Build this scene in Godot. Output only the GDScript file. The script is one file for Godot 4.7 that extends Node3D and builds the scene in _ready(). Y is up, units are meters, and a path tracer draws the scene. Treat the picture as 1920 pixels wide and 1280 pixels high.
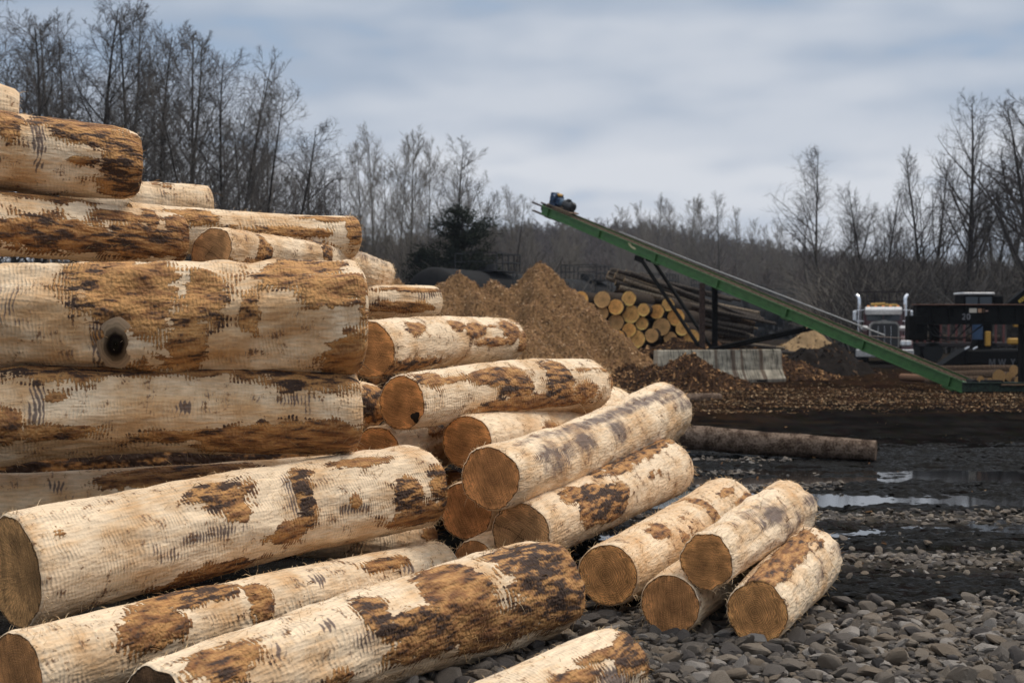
extends Node3D

const UP := Vector3.UP
var rng := RandomNumberGenerator.new()
var used := {}
var mats := {}
var n_low := PackedByteArray()
var n_mid := PackedByteArray()
var n_fine := PackedByteArray()
var sine := PackedFloat32Array()
var field := FastNoiseLite.new()


# ---------------------------------------------------------------- mesh building
class Shape:
	var v := PackedVector3Array()
	var n := PackedVector3Array()
	var t := PackedVector2Array()
	var c := PackedColorArray()
	var k := PackedInt32Array()
	var tint := Color.WHITE

	func vert(p: Vector3, nn: Vector3, uv := Vector2.ZERO) -> int:
		v.append(p)
		n.append(nn)
		t.append(uv)
		c.append(tint)
		return v.size() - 1

	# front faces run clockwise; the order is taken from the normal that is given
	func tri(a: int, b: int, d: int) -> void:
		var g := (v[d] - v[a]).cross(v[b] - v[a])
		k.append(a)
		if g.dot(n[a] + n[b] + n[d]) >= 0.0:
			k.append(b)
			k.append(d)
		else:
			k.append(d)
			k.append(b)

	func face(p: Array, outward: Vector3) -> void:
		var nn: Vector3 = (p[1] - p[0]).cross(p[2] - p[0]).normalized()
		if nn.dot(outward) < 0.0:
			nn = -nn
		var first := v.size()
		for q in p:
			vert(q, nn, Vector2(q.x + q.z, q.y))
		for i in range(1, p.size() - 1):
			tri(first, first + i, first + i + 1)

	# a box with chamfered edges
	func box(at: Vector3, size: Vector3, turn := Basis(), bevel := 0.0) -> void:
		var h := size * 0.5
		var b: float = minf(bevel, 0.45 * minf(size.x, minf(size.y, size.z)))
		for axis in 3:
			var i := (axis + 1) % 3
			var j := (axis + 2) % 3
			for s in [-1.0, 1.0]:
				var out := Vector3.ZERO
				out[axis] = s
				var quad := []
				for q in [[-1, -1], [1, -1], [1, 1], [-1, 1]]:
					var p := Vector3.ZERO
					p[axis] = s * h[axis]
					p[i] = q[0] * (h[i] - b)
					p[j] = q[1] * (h[j] - b)
					quad.append(at + turn * p)
				face(quad, turn * out)
		if b <= 0.0:
			return
		for axis in 3:
			var i := (axis + 1) % 3
			var j := (axis + 2) % 3
			for si in [-1.0, 1.0]:
				for sj in [-1.0, 1.0]:
					var quad := []
					for e in [[-1, 0], [1, 0], [1, 1], [-1, 1]]:
						var p := Vector3.ZERO
						p[axis] = e[0] * (h[axis] - b)
						p[i] = si * (h[i] - (b if e[1] == 0 else 0.0))
						p[j] = sj * (h[j] - (b if e[1] == 1 else 0.0))
						quad.append(at + turn * p)
					var out := Vector3.ZERO
					out[i] = si
					out[j] = sj
					face(quad, turn * out)
		for sx in [-1.0, 1.0]:
			for sy in [-1.0, 1.0]:
				for sz in [-1.0, 1.0]:
					var tr := []
					for axis in 3:
						var p := Vector3(sx * (h.x - b), sy * (h.y - b), sz * (h.z - b))
						p[axis] = [sx, sy, sz][axis] * h[axis]
						tr.append(at + turn * p)
					face(tr, turn * Vector3(sx, sy, sz))

	# a round bar through points, each with its own radius
	func tube(points: Array, radii: Array, sides := 6, closed := false) -> void:
		var last := points.size() - 1
		var side := Vector3.ZERO
		var before := -1
		for i in points.size():
			var p: Vector3 = points[i]
			var along: Vector3 = (points[mini(i + 1, last)] - points[maxi(i - 1, 0)]).normalized()
			if side == Vector3.ZERO:
				side = along.cross(Vector3.UP if absf(along.y) < 0.9 else Vector3.RIGHT)
			side = (side - along * side.dot(along)).normalized()
			var over := along.cross(side)
			var first := v.size()
			for q in sides + 1:
				var a := TAU * q / sides
				var o := side * cos(a) + over * sin(a)
				vert(p + o * radii[i], o, Vector2(float(q) / sides, float(i)))
			if before >= 0:
				for q in sides:
					tri(before + q, before + q + 1, first + q)
					tri(before + q + 1, first + q + 1, first + q)
			before = first
			if closed and (i == 0 or i == last) and radii[i] > 0.0:
				var o := -along if i == 0 else along
				var mid := vert(p, o, Vector2(0.5, 0.5))
				var rim := v.size()
				for q in sides + 1:
					var a := TAU * q / sides
					vert(p + (side * cos(a) + over * sin(a)) * radii[i], o, Vector2(0.5 + 0.5 * cos(a), 0.5 + 0.5 * sin(a)))
				for q in sides:
					tri(mid, rim + q, rim + q + 1)

	# a cheap three-sided twig, without a seam
	func twig(points: Array, radii: Array) -> void:
		var before := -1
		var last := points.size() - 1
		for i in points.size():
			var along: Vector3 = (points[mini(i + 1, last)] - points[maxi(i - 1, 0)]).normalized()
			var side := along.cross(Vector3.UP if absf(along.y) < 0.9 else Vector3.RIGHT).normalized()
			var over := along.cross(side)
			var first := v.size()
			for q in 3:
				var a := TAU * q / 3.0
				var o := side * cos(a) + over * sin(a)
				vert(points[i] + o * radii[i], o)
			if before >= 0:
				for q in 3:
					var w := (q + 1) % 3
					tri(before + q, before + w, first + q)
					tri(before + w, first + w, first + q)
			before = first

	# a flat outline (x, y) pushed out along z by depth, centred
	func slab(outline: Array, depth: float, at := Transform3D()) -> void:
		var flat := PackedVector2Array(outline)
		var ids := Geometry2D.triangulate_polygon(flat)
		for s in [-1.0, 1.0]:
			var out: Vector3 = at.basis * Vector3(0, 0, s)
			var first := v.size()
			for p in flat:
				vert(at * Vector3(p.x, p.y, s * depth / 2), out.normalized(), p)
			for i in range(0, ids.size(), 3):
				tri(first + ids[i], first + ids[i + 1], first + ids[i + 2])
		var turning := 0.0
		for i in flat.size():
			turning += flat[i].cross(flat[(i + 1) % flat.size()])
		for i in flat.size():
			var a := flat[i]
			var b := flat[(i + 1) % flat.size()]
			var o := Vector3(b.y - a.y, a.x - b.x, 0) * signf(turning)
			face([at * Vector3(a.x, a.y, -depth / 2), at * Vector3(b.x, b.y, -depth / 2), at * Vector3(b.x, b.y, depth / 2), at * Vector3(a.x, a.y, depth / 2)], at.basis * o)

	func mesh(m: Material) -> ArrayMesh:
		var a := []
		a.resize(Mesh.ARRAY_MAX)
		a[Mesh.ARRAY_VERTEX] = v
		a[Mesh.ARRAY_NORMAL] = n
		a[Mesh.ARRAY_TEX_UV] = t
		a[Mesh.ARRAY_COLOR] = c
		a[Mesh.ARRAY_INDEX] = k
		var r := ArrayMesh.new()
		r.add_surface_from_arrays(Mesh.PRIMITIVE_TRIANGLES, a)
		r.surface_set_material(0, m)
		return r


func numbered(called: String) -> String:
	used[called] = used.get(called, -1) + 1
	return called if used[called] == 0 else "%s_%03d" % [called, used[called]]


func tag(o: Node, label: String, category: String, group := "") -> Node:
	o.set_meta("label", label)
	o.set_meta("category", category)
	if group:
		o.set_meta("group", group)
	return o


func thing(called: String, label: String, category: String, at := Vector3.ZERO, group := "") -> Node3D:
	var o := Node3D.new()
	o.name = numbered(called)
	o.position = at
	add_child(o)
	tag(o, label, category, group)
	return o


func part(called: String, s: Shape, m: Material, parent: Node) -> MeshInstance3D:
	var o := MeshInstance3D.new()
	o.mesh = s.mesh(m)
	if parent == self:
		o.name = numbered(called)
	else:
		var k := 0
		var free := called
		while parent.has_node(free):
			k += 1
			free = "%s_%03d" % [called, k]
		o.name = free
	parent.add_child(o)
	return o


func structure(called: String, s: Shape, m: Material) -> MeshInstance3D:
	var o := part(called, s, m, self)
	o.set_meta("kind", "structure")
	return o


func paint(key: String, c: Color, rough := 0.8, metal := 0.0) -> StandardMaterial3D:
	if not mats.has(key):
		var m := StandardMaterial3D.new()
		m.resource_name = key
		m.albedo_color = c.linear_to_srgb()
		m.roughness = rough
		m.metallic = metal
		if rough >= 0.75 and metal == 0.0:
			m.metallic_specular = 0.2
		mats[key] = m
	return mats[key]


# grain, dirt and fine relief laid over a plain colour, by the thing's own axes
func worn(key: String, c: Color, rough := 0.8, metal := 0.0, size := 1.0, relief := 0.3, heavy := false) -> StandardMaterial3D:
	if not mats.has(key):
		var m := paint(key, c, rough, metal)
		m.albedo_texture = mats["wear_heavy" if heavy else "wear"]
		m.uv1_triplanar = true
		m.uv1_scale = Vector3.ONE * size
		if relief > 0.0:
			m.heightmap_enabled = true
			m.heightmap_texture = mats["relief"]
			m.heightmap_scale = relief
	return mats[key]


func noise_bytes(w: int, frequency: float, octaves: int, seed_: int) -> PackedByteArray:
	var f := FastNoiseLite.new()
	f.noise_type = FastNoiseLite.TYPE_SIMPLEX_SMOOTH
	f.seed = seed_
	f.frequency = frequency
	f.fractal_octaves = octaves
	var im := f.get_seamless_image(w, w, false, false, 0.12, true)
	im.convert(Image.FORMAT_L8)
	return im.get_data()


func clear_mid(a: PackedByteArray, x: int, y: int) -> float:
	return a[(y & 1023) * 1024 + (x & 1023)] / 255.0


func _ready() -> void:
	rng.seed = 41
	field.seed = 7
	field.frequency = 1.0
	field.fractal_octaves = 3
	var t0 := Time.get_ticks_msec()
	# ------------------------------------------------ camera, sky, sun, exposure
	var camera := Camera3D.new()
	camera.name = "camera"
	add_child(camera)
	camera.position = Vector3(0, 1.75, 0)
	camera.rotation.x = -0.013123
	var lens := CameraAttributesPhysical.new()
	lens.frustum_focal_length = 50.004
	lens.frustum_focus_distance = 8.4
	lens.exposure_aperture = 4.0
	lens.frustum_near = 0.1
	lens.frustum_far = 3000.0
	camera.attributes = lens
	camera.current = true
	n_low = noise_bytes(1024, 0.008, 4, 3)
	n_mid = noise_bytes(1024, 0.035, 4, 5)
	n_fine = noise_bytes(1024, 0.16, 3, 9)
	for i in 256:
		sine.append(0.5 + 0.5 * sin(TAU * i / 256.0))
	var around := WorldEnvironment.new()
	around.name = "surroundings"
	var e := Environment.new()
	e.background_mode = Environment.BG_SKY
	e.sky = Sky.new()
	var pano := PanoramaSkyMaterial.new()
	pano.panorama = ImageTexture.create_from_image(cloudy_sky())
	e.sky.sky_material = pano
	e.tonemap_mode = Environment.TONE_MAPPER_LINEAR
	e.tonemap_exposure = 1.0
	e.sdfgi_enabled = true
	e.ssao_enabled = true
	e.ssil_enabled = true
	e.fog_enabled = true
	e.fog_density = 0.0002
	e.fog_light_color = Color(0.72, 0.76, 0.82)
	around.environment = e
	add_child(around)
	var sun := DirectionalLight3D.new()
	sun.name = "veiled_sun"
	sun.light_energy = 0.6
	sun.light_angular_distance = 18.0
	sun.light_color = Color(1.0, 0.945, 0.87)
	sun.shadow_enabled = true
	add_child(sun)
	sun.look_at_from_position(Vector3.ZERO, Vector3(-0.62, -1.0, 0.22))
	prepare()
	print("noise, sky ", Time.get_ticks_msec() - t0)
	build_ground()
	print("ground ", Time.get_ticks_msec() - t0)
	build_far()
	print("far ", Time.get_ticks_msec() - t0)
	build_yard()
	print("yard ", Time.get_ticks_msec() - t0)
	build_logs()
	print("logs ", Time.get_ticks_msec() - t0)
	build_stones()
	print("stones ", Time.get_ticks_msec() - t0)


func cloudy_sky() -> Image:
	var w := 2048
	var h := 1024
	var im := Image.create(w, h, false, Image.FORMAT_RGBF)
	var a := FastNoiseLite.new()
	a.seed = 21
	a.frequency = 1.0
	a.fractal_octaves = 4
	var grey_blue := Color(0.355, 0.435, 0.555)
	var pale := Color(0.68, 0.71, 0.765)
	var blue := Color(0.30, 0.45, 0.65)
	for y in h:
		var up := (0.5 - (y + 0.5) / h) * PI
		if up < -0.06:
			im.fill_rect(Rect2i(0, y, w, h - y), Color(0.10, 0.095, 0.09))
			break
		var step := 1
		for x in w:
			var round_ := ((x + 0.5) / w - 0.5) * TAU
			# the cloud deck as a layer seen from below: it tightens towards the horizon
			var k := 1.0 / (sin(maxf(up, 0.0)) + 0.16)
			var px := sin(round_) * k
			var pz := cos(round_) * k
			var broad := a.get_noise_3d(px * 0.62 + 4.0, pz * 0.62, 3.1)
			var fine := a.get_noise_3d(px * 1.7, pz * 1.7 + 9.0, 8.7)
			var streak := a.get_noise_3d(sin(round_) * 5.0, up * 24.0, cos(round_) * 5.0)
			var edge := up + broad * 0.045 + streak * 0.03 + fine * 0.012
			var band := (1.0 - smoothstep(0.115, 0.165, edge)) * smoothstep(-0.02, 0.05, edge)
			var deck := clampf(0.40 + broad * 0.55 + fine * 0.50 + streak * 0.55, 0.0, 1.0)
			deck = deck * deck * (3.0 - 2.0 * deck)
			var c := clampf(deck * 0.72 + band * (0.50 + 0.35 * fine), 0.0, 1.0)
			var col := grey_blue.lerp(pale, c)
			var gap := clampf((-(broad * 0.5 + streak + fine * 0.5) - 0.22) * 2.6, 0.0, 0.6)
			col = col.lerp(blue, gap * 0.5)
			# an even overcast is brighter overhead than at the horizon
			var over := 1.0 + 1.6 * smoothstep(0.25, 1.2, up)
			var thin := (over - 1.0) * (col.r + col.g + col.b) / 3.0
			im.set_pixel(x, y, Color(col.r + thin * 1.03, col.g + thin, col.b + thin * 0.95))
	return im


func prepare() -> void:
	# textures that many materials share: relief, light wear and heavy wear
	var w := 512
	var im := Image.create(w, w, false, Image.FORMAT_L8)
	var light := Image.create(w, w, false, Image.FORMAT_RGB8)
	var heavy := Image.create(w, w, false, Image.FORMAT_RGB8)
	for y in w:
		for x in w:
			var a := clear_mid(n_low, x * 2, y * 2)
			var b := clear_mid(n_mid, x * 2 + 77, y * 2)
			var f := clear_mid(n_fine, x * 2, y * 2 + 31)
			var v := 0.55 * b + 0.45 * f
			im.set_pixel(x, y, Color(v, v, v))
			var l := 0.99 - 0.34 * clampf((a - 0.4) * 2.0, 0.0, 1.0) * b - 0.16 * f
			light.set_pixel(x, y, Color(l, l * 0.985, l * 0.96))
			var k := clampf((0.55 * a + 0.45 * b - 0.40) * 4.0 + (f - 0.5) * 0.9, 0.0, 1.0)
			heavy.set_pixel(x, y, Color(1, 1, 1).lerp(Color(0.44, 0.40, 0.37), k))
	mats["relief"] = ImageTexture.create_from_image(im)
	mats["wear"] = ImageTexture.create_from_image(light)
	mats["wear_heavy"] = ImageTexture.create_from_image(heavy)


# ---------------------------------------------------------------- ground
func ground_height(x: float, d: float) -> float:
	var h := field.get_noise_2d(x * 0.09, d * 0.30) * 0.055
	h += field.get_noise_2d(x * 0.35 + 40.0, d * 1.1) * 0.030
	h += field.get_noise_2d(x * 2.0, d * 4.2 + 70.0) * 0.026
	h += field.get_noise_2d(x * 6.0, d * 9.0 + 30.0) * 0.016
	# wheel ruts that run past the pile
	for r in [[10.9, 0.22], [11.9, 0.3], [14.2, 0.5], [15.6, 0.4], [16.9, 0.4], [23.0, 0.7], [26.0, 0.7]]:
		var off: float = (d - r[0] - x * 0.03 - 0.35 * sin(x * 0.31 + r[0] * 2.0)) / r[1]
		if absf(off) > 2.6:
			continue
		h -= 0.05 * exp(-off * off) * (1.0 + field.get_noise_2d(x * 0.8, r[0] + 3.0))
	var wet := smoothstep(9.4, 10.4, d) * (1.0 - smoothstep(19.0, 22.0, d))
	var calm := smoothstep(60.0, 90.0, d)
	h = lerpf(h, 0.0, calm)
	h = h * lerpf(0.45, 1.0, smoothstep(9.0, 10.5, d)) - 0.018 * wet
	return h


func churn(x: float, d: float) -> float:
	var h := field.get_noise_2d(x * 0.8 + 11.0, d * 5.5) * 0.030
	h += field.get_noise_2d(x * 4.0, d * 11.0 + 5.0) * 0.022
	h += field.get_noise_2d(x * 15.0, d * 22.0 + 5.0) * 0.011
	return h


func mud_material() -> StandardMaterial3D:
	var m := paint("mud", Color.WHITE, 0.62)
	m.vertex_color_use_as_albedo = true
	var w := 512
	var im := Image.create(w, w, false, Image.FORMAT_RGB8)
	var ro := Image.create(w, w, false, Image.FORMAT_RGB8)
	for y in w:
		for x in w:
			var a := clear_mid(n_mid, x * 2, y * 2)
			var f := clear_mid(n_fine, x * 2 + 11, y * 2)
			var v := 0.45 + 0.75 * (0.55 * a + 0.45 * f)
			im.set_pixel(x, y, Color(v, v * 0.985, v * 0.96))
			var r := 0.30 + 0.66 * clampf((a - 0.34) * 2.2 + (f - 0.5) * 0.8, 0.0, 1.0)
			ro.set_pixel(x, y, Color(r, r, r))
	m.specular_mode = BaseMaterial3D.SPECULAR_DISABLED
	m.albedo_texture = ImageTexture.create_from_image(im)
	m.roughness = 1.0
	m.roughness_texture = ImageTexture.create_from_image(ro)
	m.heightmap_enabled = true
	m.heightmap_texture = mats["relief"]
	m.heightmap_scale = 3.5
	m.uv1_triplanar = true
	m.uv1_world_triplanar = true
	m.uv1_scale = Vector3.ONE * 0.9
	return m


func build_ground() -> void:
	var mud := mud_material()
	var s := Shape.new()
	var rows := 430
	var cols := 250
	for i in rows:
		var d := 1.0 / lerpf(1.0 / 3.6, 1.0 / 190.0, float(i) / (rows - 1))
		for j in cols:
			var x := (float(j) / (cols - 1) * 2.0 - 1.0) * (d * 0.52 + 2.0)
			var edge := clampf((1.0 - absf(float(j) / (cols - 1) * 2.0 - 1.0)) * 12.0, 0.0, 1.0)
			var h := ground_height(x, d) * edge
			var a := field.get_noise_2d(x * 0.5, d * 1.6)
			var b := field.get_noise_2d(x * 3.0, d * 5.0)
			var c := Color(0.0185, 0.0172, 0.0165)
			c = c * clampf(1.0 + a * 0.9 + b * 0.6, 0.5, 1.9)
			# dusty stone-coloured ground near the camera and in two bands
			var dry := 1.0 - smoothstep(8.3, 9.2, d + a * 0.6)
			dry = maxf(dry, exp(-(((d - 10.35 - a * 0.35) / 0.33) ** 2)) * 0.75)
			dry = maxf(dry, exp(-(((d - 12.75 - a * 0.35) / 0.3) ** 2)) * 0.6)
			c = c.lerp(Color(0.075, 0.068, 0.062), clampf(dry * (0.7 + b), 0.0, 1.0))
			# bark mulch trodden into the yard
			var mulch := smoothstep(26.5, 33.5, d + a * 6.0) * (1.0 - smoothstep(47.0, 56.0, d + a * 5.0))
			mulch = maxf(mulch, smoothstep(24.0, 27.0, d + a * 3.0) * (1.0 - smoothstep(3.5, 6.0, x + a)))
			c = c.lerp(Color(0.050, 0.028, 0.016), clampf(mulch * (0.75 + b * 0.9 + a * 0.4), 0.0, 1.0))
			c = c.lerp(Color(0.050, 0.040, 0.032), smoothstep(55.0, 75.0, d) * 0.8)
			s.tint = c
			s.vert(Vector3(x, h, -d), UP, Vector2(x, d))
	for i in rows:
		for j in cols:
			var dx := s.v[i * cols + mini(j + 1, cols - 1)] - s.v[i * cols + maxi(j - 1, 0)]
			var dz := s.v[mini(i + 1, rows - 1) * cols + j] - s.v[maxi(i - 1, 0) * cols + j]
			s.n[i * cols + j] = dx.cross(-dz).normalized() * signf(dx.cross(-dz).y)
	for i in rows - 1:
		for j in cols - 1:
			var k := i * cols + j
			s.tri(k, k + 1, k + cols)
			s.tri(k + 1, k + cols + 1, k + cols)
	var yard := structure("ground", s, mud)
	yard.set_meta("label", "dark rutted mud yard with gravel in front and bark mulch behind")
	# the churned strip with the puddles: a finer sheet of wet mud laid over the yard
	var f := Shape.new()
	var fr := 300
	var fc := 200
	for i in fr:
		var d := 8.5 + 12.5 * pow(float(i) / (fr - 1), 1.35)
		for j in fc:
			var x := lerpf(0.04, 0.47, float(j) / (fc - 1)) * d
			var rim := minf(minf(smoothstep(8.5, 9.0, d), 1.0 - smoothstep(19.8, 21.0, d)), smoothstep(0.0, 0.1, minf(j, fc - 1 - j) / float(fc)))
			var h := ground_height(x, d) + churn(x, d) - 0.03 * (1.0 - rim) + 0.006
			var dust := maxf(exp(-(((d - 10.35) / 0.30) ** 2)), exp(-(((d - 12.75) / 0.28) ** 2)) * 0.8)
			f.tint = Color(0.0145, 0.0132, 0.0125).lerp(Color(0.15, 0.128, 0.105), clampf(dust * (0.70 + field.get_noise_2d(x * 3.0, d * 5.0)), 0.0, 0.85))
			f.vert(Vector3(x, h, -d), UP, Vector2(x, d))
	for i in fr:
		for j in fc:
			var dx := f.v[i * fc + mini(j + 1, fc - 1)] - f.v[i * fc + maxi(j - 1, 0)]
			var dz := f.v[mini(i + 1, fr - 1) * fc + j] - f.v[maxi(i - 1, 0) * fc + j]
			f.n[i * fc + j] = dx.cross(-dz).normalized() * signf(dx.cross(-dz).y)
	for i in fr - 1:
		for j in fc - 1:
			var k := i * fc + j
			f.tri(k, k + 1, k + fc)
			f.tri(k + 1, k + fc + 1, k + fc)
	var wet_mud: StandardMaterial3D = mud.duplicate()
	wet_mud.resource_name = "wet_mud"
	wet_mud.specular_mode = BaseMaterial3D.SPECULAR_SCHLICK_GGX
	wet_mud.metallic_specular = 0.13
	wet_mud.uv1_scale = Vector3(0.35, 0.9, 0.8)
	wet_mud.heightmap_scale = 2.0
	structure("mud", f, wet_mud)
	# the plain beyond, out to the horizon
	var p := Shape.new()
	p.tint = Color(0.05, 0.042, 0.034)
	p.face([Vector3(-2500, -0.3, 60), Vector3(2500, -0.3, 60), Vector3(2500, -0.3, -2600), Vector3(-2500, -0.3, -2600)], UP)
	structure("terrain", p, mud)
	# standing water fills whatever lies lower
	var w := Shape.new()
	w.face([Vector3(0.6, -0.022, -9.5), Vector3(9, -0.022, -9.5), Vector3(14, -0.022, -21.0), Vector3(1.2, -0.022, -21.0)], UP)
	var wm := paint("puddle_water", Color(0.010, 0.010, 0.010), 0.06)
	wm.metallic_specular = 0.6
	structure("water", w, wm)


# a broken stone: a fine sphere cut by random planes, so that its edges come out chipped
func rock_shape(k: int) -> Shape:
	var r := RandomNumberGenerator.new()
	r.seed = 900 + k
	var cuts := []
	for i in 8:
		cuts.append([Vector3(r.randfn(), r.randfn(), r.randfn()).normalized(), r.randf_range(0.46, 0.86)])
	var flat := r.randf_range(0.36, 0.58)
	var long := r.randf_range(0.72, 1.0)
	var s := Shape.new()
	var n := 5
	for axis in 3:
		for sign_ in [-1.0, 1.0]:
			for i in n:
				for j in n:
					var quad := []
					for q in [[0, 0], [1, 0], [1, 1], [0, 1]]:
						var d := Vector3.ZERO
						d[axis] = sign_
						d[(axis + 1) % 3] = tan((float(i + q[0]) / n - 0.5) * PI / 2)
						d[(axis + 2) % 3] = tan((float(j + q[1]) / n - 0.5) * PI / 2)
						d = d.normalized()
						var reach := 1.05
						for c in cuts:
							var f: float = d.dot(c[0])
							if f > 0.01:
								reach = minf(reach, c[1] / f)
						reach *= 1.0 + 0.04 * field.get_noise_3d(d.x * 2.4 + k * 9.0, d.y * 2.4, d.z * 2.4)
						quad.append(Vector3(d.x, d.y * flat, d.z * long) * reach)
					var out: Vector3 = quad[0] + quad[2]
					s.face([quad[0], quad[1], quad[2]], out)
					s.face([quad[0], quad[2], quad[3]], out)
	return s


func stone_material(k: int) -> StandardMaterial3D:
	var tones := [Color(0.29, 0.255, 0.215), Color(0.21, 0.19, 0.17), Color(0.37, 0.32, 0.26), Color(0.15, 0.138, 0.13), Color(0.32, 0.265, 0.205), Color(0.50, 0.465, 0.42)]
	return worn("stone_%d" % k, tones[k], 0.8, 0.0, 9.0, 0.5, true)


func build_stones() -> void:
	var shapes := []
	for k in 8:
		shapes.append(rock_shape(k))
	var spots := []
	for layer in 3:
		var gap: float = [0.044, 0.062, 0.10][layer]
		var d := 4.9
		while d < 9.5:
			var x := -0.9
			while x < 4.7:
				var px := x + rng.randf_range(-0.5, 0.5) * gap
				var pd := d + rng.randf_range(-0.5, 0.5) * gap
				x += gap
				var fade := smoothstep(8.1, 9.1, pd + field.get_noise_2d(px * 0.5, pd * 1.6) * 0.6)
				if rng.randf() < fade or (layer > 0 and rng.randf() < 0.25):
					continue
				spots.append([px, pd, gap * (0.34 + 0.55 * pow(rng.randf(), 1.6)), rng.randi() % 8, layer])
			d += gap
	for band in [[10.35, 0.22, 2200], [12.75, 0.18, 1400], [17.9, 0.2, 120], [15.2, 0.14, 420], [16.7, 0.12, 300], [9.9, 0.5, 120], [11.2, 0.9, 90]]:
		for i in band[2]:
			var px := rng.randf_range(0.5, 6.5) if band[0] < 15 else rng.randf_range(2.0, 3.6)
			var pd: float = band[0] + rng.randfn() * band[1] + px * 0.03
			spots.append([px, pd, 0.016 + 0.036 * pow(rng.randf(), 1.6), rng.randi() % 8, 0])
	# the 300 that show largest are things of their own, set in the ground
	var ranked := []
	for i in spots.size():
		var q: Array = spots[i]
		var inside: bool = absf(q[0]) < q[1] * 0.37 and q[1] > 6.55 and q[0] > 0.3 + (7.0 - q[1]) * 0.0 and not (q[0] < 1.0 and q[1] < 7.6)
		ranked.append([q[2] / q[1] if inside else 0.0, i])
	ranked.sort_custom(func(p, q): return p[0] > q[0])
	var single := {}
	for i in 300:
		single[ranked[i][1]] = true
	var yard := get_node("ground")
	var meshes := []
	for k in 8:
		meshes.append(shapes[k].mesh(null))
	var gravel := MultiMesh.new()
	var rest := []
	for i in spots.size():
		var q: Array = spots[i]
		var r: float = q[2]
		var turn := Basis(Vector3(rng.randfn() * 0.28, 1, rng.randfn() * 0.28).normalized(), rng.randf() * TAU).scaled(Vector3.ONE * r)
		var at := Vector3(q[0], ground_height(q[0], q[1]) + (churn(q[0], q[1]) + 0.008 if q[1] > 8.7 else 0.0) + r * (0.08 + 0.10 * q[4]), -q[1])
		if single.has(i):
			var o := MeshInstance3D.new()
			o.name = "stone" if not yard.has_node("stone") else "stone_%03d" % yard.get_child_count()
			o.mesh = meshes[q[3]]
			o.material_override = stone_material(rng.randi() % 6)
			o.transform = Transform3D(turn, at)
			yard.add_child(o)
		else:
			rest.append([q[3], Transform3D(turn, at)])
	# clods of wet mud between the ruts
	var clods := MultiMesh.new()
	clods.transform_format = MultiMesh.TRANSFORM_3D
	clods.mesh = meshes[2]
	clods.instance_count = 5000
	for i in 5000:
		var pd := 8.9 + 13.0 * pow(rng.randf(), 1.6)
		var px := rng.randf_range(0.02, 0.42) * pd
		var r := rng.randf_range(0.006, 0.022) * (1.0 + (pd - 9.0) * 0.035)
		if field.get_noise_2d(px * 0.7, pd * 2.2 + 50.0) < rng.randf_range(-0.5, 0.25):
			r *= 0.4
		var turn := Basis(Vector3(rng.randfn() * 0.25, 1, rng.randfn() * 0.25).normalized(), rng.randf() * TAU).scaled(Vector3(r * 1.5, r * 0.8, r * 1.2))
		clods.set_instance_transform(i, Transform3D(turn, Vector3(px, ground_height(px, pd) + churn(px, pd) + r * 0.1, -pd)))
	var mud_clods := MultiMeshInstance3D.new()
	mud_clods.name = "mud_clods"
	mud_clods.multimesh = clods
	mud_clods.material_override = worn("wet_clod", Color(0.016, 0.0145, 0.0135), 0.8, 0.0, 5.0, 1.0, true)
	mud_clods.set_meta("kind", "stuff")
	yard.add_child(mud_clods)
	for k in 8:
		var mine := rest.filter(func(q): return q[0] == k)
		var mm := MultiMesh.new()
		mm.transform_format = MultiMesh.TRANSFORM_3D
		mm.mesh = meshes[k]
		mm.instance_count = mine.size()
		for i in mine.size():
			mm.set_instance_transform(i, mine[i][1])
		var o := MultiMeshInstance3D.new()
		o.name = "gravel" if k == 0 else "gravel_%03d" % k
		o.multimesh = mm
		o.material_override = stone_material(k % 6)
		o.set_meta("kind", "stuff")
		yard.add_child(o)


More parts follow.
